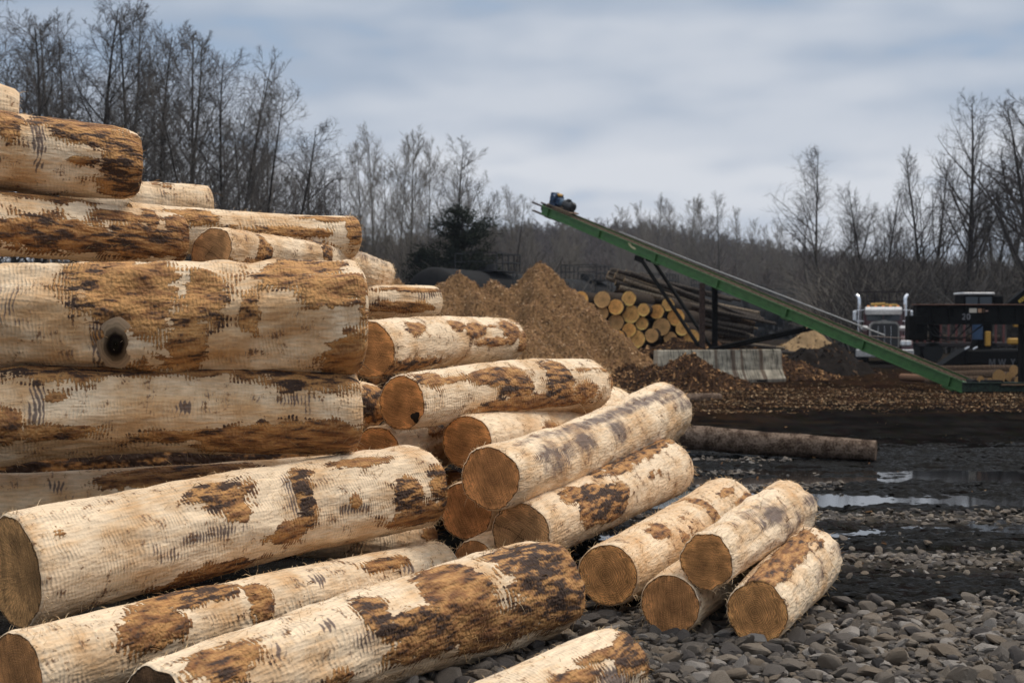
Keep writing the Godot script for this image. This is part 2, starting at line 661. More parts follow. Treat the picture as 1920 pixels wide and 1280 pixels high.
# ---------------------------------------------------------------- the peeled logs
func build_logs() -> void:
	peeled_log("huge log with the black knot hole, third tier up at left",
		Vector3(-4.010, 1.788, -7.751), Vector3(-0.916, 1.792, -8.601), 0.325, 0.348, {"round": 2.0, "bow": -0.012, "tone": 0.6, "ridge": 1.0, "pitch": 0.017, "flare": 0.0, "ochre": 0.75, "lump": 0.085},
		[[0.568, 0.37, 0.088, 0.47, 0, 1.0], [0.600, 0.03, 0.051, 0.26, 0, 0.8], [0.671, -0.30, 0.036, 0.41, 0, 0.9], [0.704, 0.19, 0.036, 0.36, 0, 0.9], [0.781, 0.00, 0.019, 0.21, 0, 0.9], [0.835, 0.45, 0.059, 0.17, 0, 0.8], [0.924, 0.26, 0.060, 0.23, 0, 1.0], [0.884, 0.68, 0.069, 0.23, 0, 1.0], [0.964, -0.57, 0.050, 0.32, 0, 1.0], [0.633, -0.59, 0.056, 0.30, 0, 0.6], [0.522, 0.10, 0.011, 0.82, 1, 1.0], [0.377, 0.06, 0.027, 0.20, 1, 0.4], [0.984, 0.13, 0.012, 0.43, 0, 0.6], [0.228, 0.13, 0.078, 0.34, 0, 0.8]])
	peeled_log("thick log with dark bark along its top and underside, below the knotted log",
		Vector3(-3.933, 1.186, -7.593), Vector3(-0.948, 1.224, -8.594), 0.276, 0.252, {"round": 1.8, "bow": 0.012, "tone": 0.6, "ridge": 0.8, "pitch": 0.016, "lump": 0.06},
		[[0.664, 0.74, 0.405, 0.24, 0, 1.0], [0.911, 0.48, 0.102, 0.24, 2, 0.8], [0.466, 0.65, 0.110, 0.27, 2, 0.9], [0.871, -0.57, 0.172, 0.32, 0, 1.1], [0.683, -0.43, 0.106, 0.13, 0, 0.9], [0.439, -0.30, 0.087, 0.12, 0, 0.8], [0.448, 0.16, 0.018, 0.06, 0, 0.9], [0.365, -0.19, 0.027, 0.20, 0, 1.0], [0.416, 0.06, 0.014, 0.30, 1, 1.0], [0.666, -0.01, 0.013, 0.08, 1, 1.0], [0.871, 0.10, 0.030, 0.10, 1, 0.7], [0.644, -0.54, 0.057, 0.10, 1, 0.7], [0.891, 0.06, 0.010, 0.20, 1, 0.5]])
	peeled_log("pale slanting log across the bottom left with its saw cut at the frame edge",
		Vector3(-2.439, 0.528, -6.935), Vector3(-0.564, 0.723, -8.937), 0.281, 0.258, {"round": 1.5, "tone": 0.12, "ridge": 0.75, "pitch": 0.015, "face": 4, "lump": 0.05, "bow": 0.012, "fuzz": 1.5},
		[[0.392, 0.37, 0.073, 0.21, 2, 0.8], [0.421, 0.10, 0.028, 0.16, 0, 0.9], [0.589, 0.08, 0.024, 0.43, 2, 0.9], [0.565, 0.19, 0.019, 0.28, 1, 1.0], [0.532, -0.32, 0.056, 0.15, 0, 0.9], [0.863, -0.13, 0.041, 0.28, 2, 1.0], [0.988, -0.06, 0.047, 0.28, 2, 1.0], [0.759, 0.48, 0.083, 0.11, 0, 0.9], [0.914, -0.49, 0.097, 0.19, 0, 1.0], [0.352, -0.76, 0.110, 0.21, 0, 1.0], [0.358, -0.13, 0.059, 0.07, 1, 0.9], [0.245, -0.23, 0.035, 0.14, 1, 0.5], [0.614, 0.43, 0.031, 0.08, 0, 0.8], [0.714, -0.10, 0.012, 0.08, 0, 0.9], [0.707, -0.19, 0.037, 0.07, 1, 0.9], [0.052, 0.33, 0.015, 0.06, 0, 0.6], [0.188, 0.37, 0.011, 0.09, 1, 0.5]])
	peeled_log("slim log wedged between the two biggest logs at bottom left",
		Vector3(-2.174, 0.213, -6.200), Vector3(-0.467, 0.212, -8.881), 0.187, 0.174, {"tone": 0.25, "ridge": 1.0, "pitch": 0.024, "face": 1, "lump": 0.02},
		[[0.203, 0.19, 0.061, 0.32, 0, 1.1], [0.301, 0.65, 0.102, 0.28, 2, 1.0], [0.437, 0.19, 0.030, 0.40, 0, 0.9], [0.631, -0.41, 0.086, 0.21, 0, 0.6], [0.588, 0.33, 0.019, 0.15, 1, 0.9], [0.781, 0.37, 0.063, 0.16, 0, 0.8], [0.845, -0.19, 0.041, 0.13, 0, 0.7], [0.829, 0.19, 0.023, 0.13, 1, 0.8]])
	peeled_log("nearest log along the bottom with a broad dark brown bark band",
		Vector3(-1.407, 0.196, -5.580), Vector3(0.184, 0.275, -7.881), 0.202, 0.273, {"round": 1.4, "tone": 0.15, "ridge": 1.0, "pitch": 0.021, "face": 5, "lump": 0.055, "bow": 0.015, "fuzz": 1.4},
		[[0.894, 0.10, 0.127, 0.62, 2, 1.1], [0.620, 0.19, 0.079, 0.65, 0, 1.2], [0.481, 0.06, 0.076, 0.20, 2, 0.9], [0.410, 0.33, 0.032, 0.35, 2, 0.9], [1.079, -0.26, 0.048, 0.31, 0, 1.1], [0.085, 0.43, 0.064, 0.27, 0, 1.0], [0.714, -0.37, 0.130, 0.24, 0, 1.1], [0.502, -0.26, 0.085, 0.21, 0, 0.9], [0.188, 0.33, 0.013, 0.11, 1, 0.8], [0.293, 0.37, 0.022, 0.08, 1, 0.8], [0.368, 0.00, 0.039, 0.19, 1, 0.6], [0.867, 0.54, 0.107, 0.33, 2, 0.9], [0.039, 0.13, 0.040, 0.13, 2, 0.8], [0.293, -0.33, 0.049, 0.15, 0, 0.6]])
	peeled_log("stubby front log at the bottom centre with bark left on its top end",
		Vector3(-0.712, 0.112, -4.729), Vector3(0.468, 0.173, -6.480), 0.164, 0.185, {"tone": 0.2, "ridge": 0.9, "pitch": 0.018, "lump": 0.035},
		[[1.007, 0.23, 0.116, 0.33, 2, 1.3], [0.718, 0.23, 0.083, 0.15, 0, 1.0], [1.090, -0.13, 0.058, 0.34, 0, 1.0], [0.862, 0.00, 0.069, 0.19, 1, 1.2], [0.927, 0.41, 0.178, 0.10, 0, 0.8], [0.567, 0.06, 0.072, 0.13, 0, 0.7]])
	peeled_log("tan log mostly hidden behind the pale slanting log",
		Vector3(-3.984, 0.711, -7.687), Vector3(-0.877, 0.778, -8.988), 0.202, 0.155, {"tone": 0.6, "ridge": 0.5, "pitch": 0.02, "lump": 0.03},
		[[0.644, 0.43, 0.122, 0.32, 0, 1.2], [0.426, 0.37, 0.014, 0.12, 1, 0.9], [0.897, 0.33, 0.061, 0.15, 0, 0.7]])
	peeled_log("bark-streaked log in the tier just above the knotted log at far left",
		Vector3(-4.114, 2.367, -7.959), Vector3(-2.169, 2.283, -9.308), 0.227, 0.174, {"round": 1.6, "tone": 0.25, "ridge": 1.0, "pitch": 0.02, "ochre": 0.35, "lump": 0.04},
		[[0.651, -0.23, 0.223, 0.37, 2, 0.9], [0.874, -0.23, 0.134, 0.37, 0, 1.1], [0.969, 0.03, 0.052, 0.59, 0, 0.9], [0.589, 0.76, 0.123, 0.22, 0, 1.1], [0.801, 0.33, 0.073, 0.15, 0, 1.0], [0.889, 0.41, 0.024, 0.47, 0, 0.8], [0.259, 0.00, 0.185, 0.33, 0, 1.0]])
	peeled_log("topmost thick log at upper left with a rust brown end",
		Vector3(-4.243, 2.805, -8.215), Vector3(-2.402, 2.750, -9.114), 0.271, 0.225, {"round": 2.2, "bow": 0.018, "tone": 0.35, "ridge": 0.6, "pitch": 0.016, "ochre": 0.5, "lump": 0.05},
		[[0.961, -0.26, 0.101, 0.56, 2, 0.9], [0.813, 0.59, 0.114, 0.33, 0, 1.1], [0.829, 0.23, 0.111, 0.14, 2, 0.7], [0.603, 0.49, 0.039, 0.40, 0, 1.0], [0.990, 0.19, 0.033, 0.36, 0, 1.0], [0.688, 0.23, 0.019, 0.65, 1, 1.0], [0.813, -0.16, 0.047, 0.07, 0, 0.9], [0.375, -0.19, 0.116, 0.36, 0, 1.0]])
	peeled_log("small pale log peeking out at the very top left",
		Vector3(-4.657, 3.218, -9.020), Vector3(-3.298, 3.150, -9.519), 0.196, 0.178, {"round": 3.2, "px": 170.0, "tone": 0.2, "ridge": 0.6, "pitch": 0.016},
		[[0.693, 0.19, 0.113, 0.28, 0, 1.0]])
	peeled_log("log with ochre patches lying behind the grey sawn face",
		Vector3(-2.781, 2.445, -10.310), Vector3(-1.251, 2.422, -11.210), 0.178, 0.164, {"tone": 0.25, "ridge": 1.0, "pitch": 0.022, "ochre": 0.8},
		[[0.657, 0.00, 0.175, 0.13, 0, 1.1], [0.969, 0.10, 0.046, 0.56, 0, 1.0], [0.245, 0.33, 0.105, 0.27, 0, 1.0], [0.842, 0.54, 0.151, 0.14, 0, 0.9], [0.406, -0.13, 0.047, 0.34, 0, 0.8], [0.743, -0.41, 0.124, 0.16, 0, 0.6]])
	peeled_log("clean cream log end standing against the trees at upper left",
		Vector3(-3.465, 2.699, -11.013), Vector3(-2.488, 2.694, -11.613), 0.165, 0.170, {"px": 170.0, "tone": 0.3, "ridge": 0.5, "pitch": 0.02},
		[[0.660, 0.59, 0.152, 0.17, 0, 0.5], [0.622, 0.13, 0.053, 0.27, 1, 0.3]])
	peeled_log("tapering log with a grey brown sawn face atop the pile",
		Vector3(-1.967, 2.221, -9.307), Vector3(-1.134, 2.139, -12.206), 0.181, 0.169, {"tone": 0.4, "ridge": 0.35, "pitch": 0.02, "face": 3, "squash": 0.78, "lump": 0.06},
		[[0.509, 0.06, 0.029, 1.00, 2, 0.9], [0.149, -0.19, 0.037, 0.36, 2, 0.9], [0.795, 0.26, 0.302, 0.18, 1, 0.6], [0.581, 0.49, 0.203, 0.19, 1, 0.7], [0.110, -0.71, 0.155, 0.25, 0, 1.0]])
	peeled_log("flat-topped short log beyond the right end of the knotted log",
		Vector3(-1.522, 1.920, -11.603), Vector3(-0.668, 1.928, -12.203), 0.157, 0.151, {"tone": 0.35, "ridge": 0.8, "pitch": 0.018, "squash": 0.9},
		[[0.626, -0.30, 0.298, 0.22, 0, 1.0], [0.725, 0.37, 0.301, 0.12, 0, 0.8], [0.877, 0.13, 0.153, 0.13, 1, 0.6]])
	peeled_log("blotchy cream log in front of the chip mound",
		Vector3(-1.025, 1.559, -10.198), Vector3(-0.048, 1.595, -12.899), 0.207, 0.198, {"round": 1.6, "tone": 0.18, "ridge": 0.8, "pitch": 0.016, "lump": 0.03, "face": 2, "fuzz": 1.2},
		[[0.555, 0.03, 0.081, 0.19, 0, 1.1], [0.445, 0.19, 0.054, 0.17, 0, 1.0], [0.723, -0.30, 0.157, 0.12, 0, 0.9], [0.857, 0.03, 0.074, 0.33, 0, 1.0], [0.976, -0.33, 0.078, 0.28, 0, 0.9], [0.170, 0.19, 0.060, 0.20, 0, 0.8], [0.025, -0.74, 0.281, 0.23, 2, 1.0], [1.050, 0.33, 0.110, 0.23, 0, 0.6], [0.680, 0.13, 0.077, 0.06, 0, 0.7]])
	peeled_log("log with a dark knot low in its sawn face",
		Vector3(-0.730, 1.221, -9.394), Vector3(0.649, 1.228, -11.694), 0.190, 0.219, {"round": 1.7, "bow": 0.015, "tone": 0.1, "ridge": 1.0, "pitch": 0.02, "face": 2, "lump": 0.03, "faceknot": 1, "fuzz": 1.3},
		[[0.349, 0.23, 0.128, 0.21, 0, 1.2], [0.430, -0.10, 0.083, 0.27, 2, 1.0], [0.672, 0.03, 0.068, 0.54, 2, 1.0], [0.529, -0.48, 0.275, 0.18, 0, 1.1], [0.821, -0.26, 0.085, 0.21, 0, 0.9], [1.035, 0.03, 0.057, 0.28, 0, 1.0], [0.109, 0.28, 0.095, 0.10, 0, 0.9], [0.050, 0.43, 0.060, 0.27, 0, 0.7], [0.904, 0.26, 0.203, 0.07, 0, 0.6]])
	peeled_log("orange-faced log tucked behind the long grey-stained log",
		Vector3(-0.306, 0.935, -9.690), Vector3(0.919, 0.942, -12.891), 0.189, 0.227, {"px": 170.0, "tone": 0.4, "ridge": 0.7, "pitch": 0.018, "face": 2},
		[[0.349, -0.13, 0.102, 0.20, 0, 0.7]])
	peeled_log("long grey-stained log reaching highest on the right side",
		Vector3(-0.129, 0.808, -8.588), Vector3(1.298, 0.992, -12.091), 0.197, 0.254, {"tone": 0.3, "ridge": 0.45, "pitch": 0.016, "face": 1, "lump": 0.04, "fuzz": 0.6},
		[[0.320, 0.06, 0.045, 0.26, 1, 1.2], [0.218, 0.00, 0.078, 0.19, 1, 0.8], [0.505, 0.06, 0.044, 0.26, 1, 1.2], [0.700, 0.43, 0.479, 0.13, 1, 1.1], [0.912, 0.23, 0.123, 0.08, 1, 0.9], [0.467, 0.51, 0.344, 0.13, 1, 1.0], [0.150, -0.06, 0.064, 0.34, 1, 1.0], [0.953, -0.03, 0.067, 0.13, 1, 1.0], [0.349, 0.37, 0.171, 0.08, 1, 0.6]])
	peeled_log("log with black bark beside its cracked sawn face",
		Vector3(0.056, 0.437, -8.784), Vector3(1.229, 0.593, -11.286), 0.205, 0.233, {"tone": 0.12, "ridge": 0.6, "pitch": 0.016, "face": 3, "lump": 0.03},
		[[0.260, -0.03, 0.079, 0.37, 2, 1.4], [0.372, -0.19, 0.098, 0.36, 2, 1.2], [0.189, 0.33, 0.057, 0.19, 0, 1.0], [0.693, 0.65, 0.287, 0.26, 2, 1.0], [0.536, 0.41, 0.076, 0.12, 0, 0.8], [0.693, 0.03, 0.057, 0.13, 0, 0.5], [1.121, 0.06, 0.040, 0.50, 0, 0.5]])
	peeled_log("tan ringed log with a large round face right of the nearest log",
		Vector3(0.574, 0.243, -8.481), Vector3(1.695, 0.276, -11.282), 0.191, 0.250, {"tone": 0.5, "ridge": 0.5, "pitch": 0.018, "face": 0, "lump": 0.02},
		[[0.240, 0.41, 0.056, 0.21, 0, 1.0], [0.351, -0.13, 0.034, 0.27, 0, 0.8], [0.617, 0.06, 0.035, 0.86, 0, 0.8], [1.157, 0.19, 0.065, 0.75, 0, 1.0], [0.827, 0.41, 0.078, 0.10, 0, 0.9], [0.911, 0.10, 0.093, 0.09, 0, 0.8], [0.772, -0.33, 0.043, 0.32, 0, 0.7], [0.429, 0.19, 0.045, 0.36, 0, 0.4]])
	peeled_log("log at the right edge on top of its two neighbours",
		Vector3(1.077, 0.434, -7.833), Vector3(1.865, 0.483, -9.584), 0.156, 0.202, {"tone": 0.22, "ridge": 0.3, "pitch": 0.02, "face": 2, "lump": 0.06},
		[[0.516, 0.19, 0.107, 0.20, 1, 1.5], [0.405, 0.16, 0.077, 0.17, 1, 1.0], [0.936, 0.06, 0.071, 0.13, 1, 1.0], [0.747, -0.19, 0.073, 0.20, 1, 0.8], [0.570, -0.26, 0.062, 0.21, 1, 0.8], [0.373, 0.54, 0.190, 0.15, 1, 0.7]])
	peeled_log("lower middle log of the three at the right end",
		Vector3(0.884, 0.175, -7.920), Vector3(1.690, 0.188, -9.780), 0.176, 0.206, {"px": 170.0, "tone": 0.3, "ridge": 0.4, "pitch": 0.018, "face": 1},
		[[0.225, 0.19, 0.110, 0.20, 0, 0.7]])
	peeled_log("log with clear growth rings lying on the gravel at far right",
		Vector3(1.335, 0.171, -7.720), Vector3(1.925, 0.225, -9.181), 0.174, 0.214, {"tone": 0.35, "ridge": 0.35, "pitch": 0.017, "face": 0, "lump": 0.03},
		[[0.271, 0.65, 0.575, 0.27, 0, 1.1], [1.024, 0.00, 0.122, 0.19, 1, 0.8], [0.571, -0.13, 0.084, 0.13, 1, 0.7], [0.789, 0.33, 0.136, 0.07, 0, 0.6]])
	peeled_log("shaded log with only the top of its sawn face in view at pile centre",
		Vector3(-0.914, 0.861, -9.589), Vector3(0.000, 0.831, -12.189), 0.191, 0.210, {"px": 170.0, "tone": 0.35, "ridge": 0.7, "pitch": 0.018, "face": 2},
		[[0.244, 0.19, 0.070, 0.20, 0, 0.8]])
	peeled_log("dark shadowed log face beneath the long grey-stained log",
		Vector3(-0.305, 0.516, -9.335), Vector3(0.765, 0.513, -11.985), 0.196, 0.225, {"tone": 0.5, "ridge": 0.4, "pitch": 0.018, "face": 1},
		[[0.285, 0.19, 0.177, 0.28, 0, 1.0]])
	peeled_log("short log end showing above the slim wedged log",
		Vector3(-1.335, 0.405, -8.883), Vector3(-0.598, 0.278, -9.582), 0.120, 0.155, {"px": 170.0, "tone": 0.3, "ridge": 0.8, "pitch": 0.02},
		[[0.936, 0.19, 0.073, 0.20, 0, 1.0], [0.890, -0.26, 0.136, 0.21, 0, 1.0]])
	peeled_log("deep-set log face low in the gap at pile centre",
		Vector3(-0.240, 0.258, -8.881), Vector3(0.238, 0.240, -10.581), 0.133, 0.151, {"px": 170.0, "tone": 0.5, "ridge": 0.4, "pitch": 0.018, "face": 1},
		[])
	peeled_log("dim log behind the ends of the two thick left logs",
		Vector3(-1.410, 1.257, -9.394), Vector3(-0.995, 1.156, -9.893), 0.176, 0.171, {"px": 170.0, "tone": 0.6, "ridge": 0.4, "pitch": 0.02},
		[[0.905, 0.13, 0.316, 0.43, 2, 1.3]])
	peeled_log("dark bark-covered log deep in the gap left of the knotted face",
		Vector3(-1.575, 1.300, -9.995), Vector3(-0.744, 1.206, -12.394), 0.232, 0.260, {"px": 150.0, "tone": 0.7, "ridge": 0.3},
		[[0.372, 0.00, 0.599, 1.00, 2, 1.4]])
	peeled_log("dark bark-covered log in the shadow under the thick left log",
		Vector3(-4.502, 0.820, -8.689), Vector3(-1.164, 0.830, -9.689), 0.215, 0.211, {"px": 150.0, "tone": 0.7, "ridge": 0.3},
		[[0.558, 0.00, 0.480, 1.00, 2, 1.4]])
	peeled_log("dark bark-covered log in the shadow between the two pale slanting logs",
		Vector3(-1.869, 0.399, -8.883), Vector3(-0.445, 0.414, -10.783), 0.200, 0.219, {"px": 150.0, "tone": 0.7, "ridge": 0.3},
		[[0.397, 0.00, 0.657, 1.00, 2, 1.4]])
	peeled_log("shaded base log lying behind the nearest log",
		Vector3(-0.693, 0.076, -7.679), Vector3(-0.194, 0.041, -9.378), 0.144, 0.162, {"px": 170.0, "tone": 0.5, "ridge": 0.4, "pitch": 0.02, "face": 1},
		[[0.184, 0.13, 0.289, 0.34, 0, 1.0]])


# colour and relief of one peeled log: combed wood, bark that the debarker left, dark stains
func peeled_texture(length: float, girth: float, opt: Dictionary, patches: Array) -> Array:
	var fine: float = opt.get("px", 250.0)
	var w := clampi(int(length * fine), 256, 900)
	var h := clampi(int(girth * fine), 160, 460)
	var fw := 160
	var fh := 80
	var bark := PackedFloat32Array()
	bark.resize(fw * fh)
	var dark := bark.duplicate()
	var stain := bark.duplicate()
	bark.fill(-0.62)
	for p in patches:
		var v: float = (1.0 + p[1] * 0.5) * 0.5
		var cx: float = p[0] * fw
		var cy: float = (1.0 - v) * fh
		var rx: float = maxf(p[2] * fw, 0.8)
		var ry: float = maxf(p[3] * 0.25 * fh, 0.8)
		for y in range(maxi(0, int(cy - ry * 2.2)), mini(fh, int(cy + ry * 2.2) + 2)):
			for x in range(maxi(0, int(cx - rx * 2.2)), mini(fw, int(cx + rx * 2.2) + 2)):
				var d := sqrt(((x - cx) / rx) ** 2 + ((y - cy) / ry) ** 2)
				var g: float = clampf(1.55 - d, -0.62, 1.0) * p[5]
				var i := y * fw + x
				if p[4] == 1:
					stain[i] = maxf(stain[i], g)
				else:
					bark[i] = maxf(bark[i], g - 0.40)
					if p[4] == 2:
						dark[i] = maxf(dark[i], g)
	var grown := []
	for a in [bark, dark, stain]:
		var im := Image.create_from_data(fw, fh, false, Image.FORMAT_RF, a.to_byte_array())
		im.resize(w, h, Image.INTERPOLATE_BILINEAR)
		grown.append(im.get_data().to_float32_array())
	bark = grown[0]
	dark = grown[1]
	stain = grown[2]
	var rgb := PackedByteArray()
	rgb.resize(w * h * 3)
	var high := PackedByteArray()
	high.resize(w * h)
	var ox := rng.randi() % 1024
	var oy := rng.randi() % 1024
	var pitch: float = opt.get("pitch", 0.018) * 1.35
	var ridge: float = opt.get("ridge", 0.8)
	var tone: float = opt.get("tone", 0.3)
	var ochre: float = opt.get("ochre", 0.5)
	var turns: float = 256.0 * length / pitch / w
	var slant: float = 256.0 * rng.randf_range(-2.0, 2.0) / h
	for y in h:
		for x in w:
			var i := y * w + x
			var a: float = n_low[((y + oy) & 1023) * 1024 + ((x + ox) & 1023)] / 255.0
			var a2: float = n_low[((y * 3 + ox) & 1023) * 1024 + ((x * 2 + oy) & 1023)] / 255.0
			var b: float = n_mid[((y + ox) & 1023) * 1024 + ((x + oy) & 1023)] / 255.0
			var grain: float = n_fine[(((y * 5) >> 2) + oy & 1023) * 1024 + ((x >> 2) + ox & 1023)] / 255.0
			var strip: float = n_mid[(y * 2 + oy & 1023) * 1024 + ((x >> 1) + oy & 1023)] / 255.0
			var rough: float = n_fine[((y + ox) & 1023) * 1024 + ((x + ox) & 1023)] / 255.0
			var rd: float = sine[int(x * turns + y * slant + a * 760.0 + b * 90.0 + strip * 110.0) & 255]
			var comb: float = ridge * clampf(2.6 * a2 - 0.75, 0.12, 1.25)
			var f: float = bark[i] + (a2 - 0.5) * 0.75 + (b - 0.5) * 0.35 + (strip - 0.5) * 0.30 + (rd - 0.5) * 0.46 * comb + (grain - 0.5) * 0.40
			var r: float
			var g: float
			var bl: float
			var hi: float
			if f > 0.0:
				var thick: float = minf(f * 1.6, 1.0)
				var k: float = clampf((strip - 0.5) * 2.0 + (0.70 - ochre) + thick * 0.35 + (grain - 0.5) * 1.2, 0.0, 1.0)
				r = 184.0 - 76.0 * k
				g = 136.0 - 67.0 * k
				bl = 82.0 - 45.0 * k
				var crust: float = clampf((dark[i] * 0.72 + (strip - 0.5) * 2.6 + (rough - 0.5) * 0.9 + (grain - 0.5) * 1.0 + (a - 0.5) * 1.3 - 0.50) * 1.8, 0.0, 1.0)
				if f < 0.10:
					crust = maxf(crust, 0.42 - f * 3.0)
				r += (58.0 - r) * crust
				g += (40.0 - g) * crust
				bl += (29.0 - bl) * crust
				var m: float = 0.82 + 0.36 * grain
				r *= m
				g *= m
				bl *= m
				hi = 134.0 + 62.0 * thick + (b - 0.5) * 150.0 + (rough - 0.5) * 110.0 + (grain - 0.5) * 50.0
			else:
				var vein: float = n_mid[((y * 3) + ox & 1023) * 1024 + ((x >> 3) + oy & 1023)] / 255.0
				var tan_: float = clampf(tone * 0.75 + (vein - 0.5) * 0.55 + (a - 0.5) * 1.5 + (0.5 - rd) * 0.15 * comb + (b - 0.5) * 0.35, 0.0, 1.0)
				r = 234.0 - 38.0 * tan_
				g = 209.0 - 55.0 * tan_
				bl = 176.0 - 68.0 * tan_
				var m: float = 0.80 + 0.20 * grain + 0.14 * vein
				var s: float = stain[i] + (rd - 0.5) * 0.75 + (b - 0.5) * 1.1 + (a2 - 0.5) * 0.6 - 0.52
				if s > 0.0:
					var q: float = minf(s * 2.2, 0.78)
					r += (84.0 - r) * q
					g += (70.0 - g) * q
					bl += (66.0 - bl) * q
				var nick: float = (b - 0.5) * 1.2 + (rough - 0.5) * 1.3 + (a2 - 0.5) * 0.6 - 0.50
				if nick > 0.0:
					var q: float = minf(nick * 5.0, 0.75)
					r += (112.0 - r) * q
					g += (78.0 - g) * q
					bl += (50.0 - bl) * q
				r *= m
				g *= m
				bl *= m
				hi = 108.0 + (rd - 0.5) * 56.0 * comb + (grain - 0.5) * 60.0 + (strip - 0.5) * 40.0 + (rough - 0.5) * 26.0
			rgb[i * 3] = clampi(int(r), 0, 255)
			rgb[i * 3 + 1] = clampi(int(g), 0, 255)
			rgb[i * 3 + 2] = clampi(int(bl), 0, 255)
			high[i] = clampi(int(hi), 0, 255)
	return [Image.create_from_data(w, h, false, Image.FORMAT_RGB8, rgb), Image.create_from_data(w, h, false, Image.FORMAT_L8, high), bark, w, h]


# six saw cuts: growth rings, rays, kerf lines, checks
func cut_material(k: int) -> StandardMaterial3D:
	var key := "sawn_end_%d" % k
	if mats.has(key):
		return mats[key]
	var w := 384 if k < 6 else 128
	var im := Image.create(w, w, false, Image.FORMAT_RGB8)
	var kerf_turn: float = [0.15, 0.1, 1.1, 0.7, 0.2, 0.1, 0.3, 0.9, 1.2][k]
	var tone: Color = [Color8(182, 132, 84), Color8(166, 118, 76), Color8(174, 124, 78), Color8(164, 126, 88), Color8(158, 120, 80), Color8(90, 68, 50), Color8(222, 170, 104), Color8(214, 156, 92), Color8(204, 160, 108)][k]
	var core := Vector2([0.04, -0.1, 0.12, 0.1, -0.75, 0.0, 0.05, -0.1, 0.1][k], [0.06, 0.1, -0.08, 0.0, 0.05, 0.0, 0.1, -0.05, 0.0][k])
	var o := k * 137
	for y in w:
		for x in w:
			var p := Vector2(x + 0.5, y + 0.5) / w * 2.0 - Vector2.ONE
			var q := p - core
			var a := clear_mid(n_low, x + o, y) - 0.5
			var b := clear_mid(n_mid, x, y + o) - 0.5
			var f := clear_mid(n_fine, x + o, y + o) - 0.5
			var dist := q.length() * (1.0 + a * 0.22) + a * 0.06
			var ring := sine[int(dist * 256.0 * 17.0 + b * 60.0) & 255]
			var ang := q.angle()
			var ray := clear_mid(n_fine, int(ang * 160.0) + o, int(dist * 26.0)) - 0.5
			var line := p.rotated(kerf_turn).x
			var kerf := clear_mid(n_fine, int(line * 210.0) + o, int(p.rotated(kerf_turn).y * 9.0)) - 0.5
			var v: float = 1.0 + (ring - 0.5) * ([0.30, 0.16, 0.18, 0.2, 0.05, 0.15, 0.2, 0.2, 0.2][k]) + ray * (0.12 if k != 4 else 0.55) + kerf * 0.52 + a * 0.28 + f * 0.16
			v *= 1.0 - 0.22 * clampf(1.0 - dist * 2.4, 0.0, 1.0)
			var sap := clampf((dist - 0.74 + a * 0.3) * 5.0, 0.0, 1.0)
			v *= 1.0 + 0.20 * sap
			if p.length() > 0.945 + b * 0.1:
				v *= 0.62
			# drying checks that run out from the heart
			var check := 0.0
			if k == 3 or k == 6:
				for c in 4:
					var at := 0.9 + c * 1.62 + a * 0.5
					var off := absf(angle_difference(ang, at)) * dist
					if off < 0.009 and dist < [0.9, 0.3, 0.7, 0.25][c]:
						check = 1.0
			var c := Color(tone.r * v, tone.g * (v * 0.98 + 0.02), tone.b * (v * 0.94 + 0.05))
			var fleck := clampf((b + f * 0.8 - 0.36) * 4.0, 0.0, 0.6)
			c = c.lerp(Color8(62, 42, 28), maxf(fleck, check * 0.8))
			im.set_pixel(x, y, c)
	var m := paint(key, Color.WHITE, 0.82)
	m.albedo_texture = ImageTexture.create_from_image(im)
	m.heightmap_enabled = true
	m.heightmap_texture = mats["relief"]
	m.heightmap_scale = 0.35
	return m


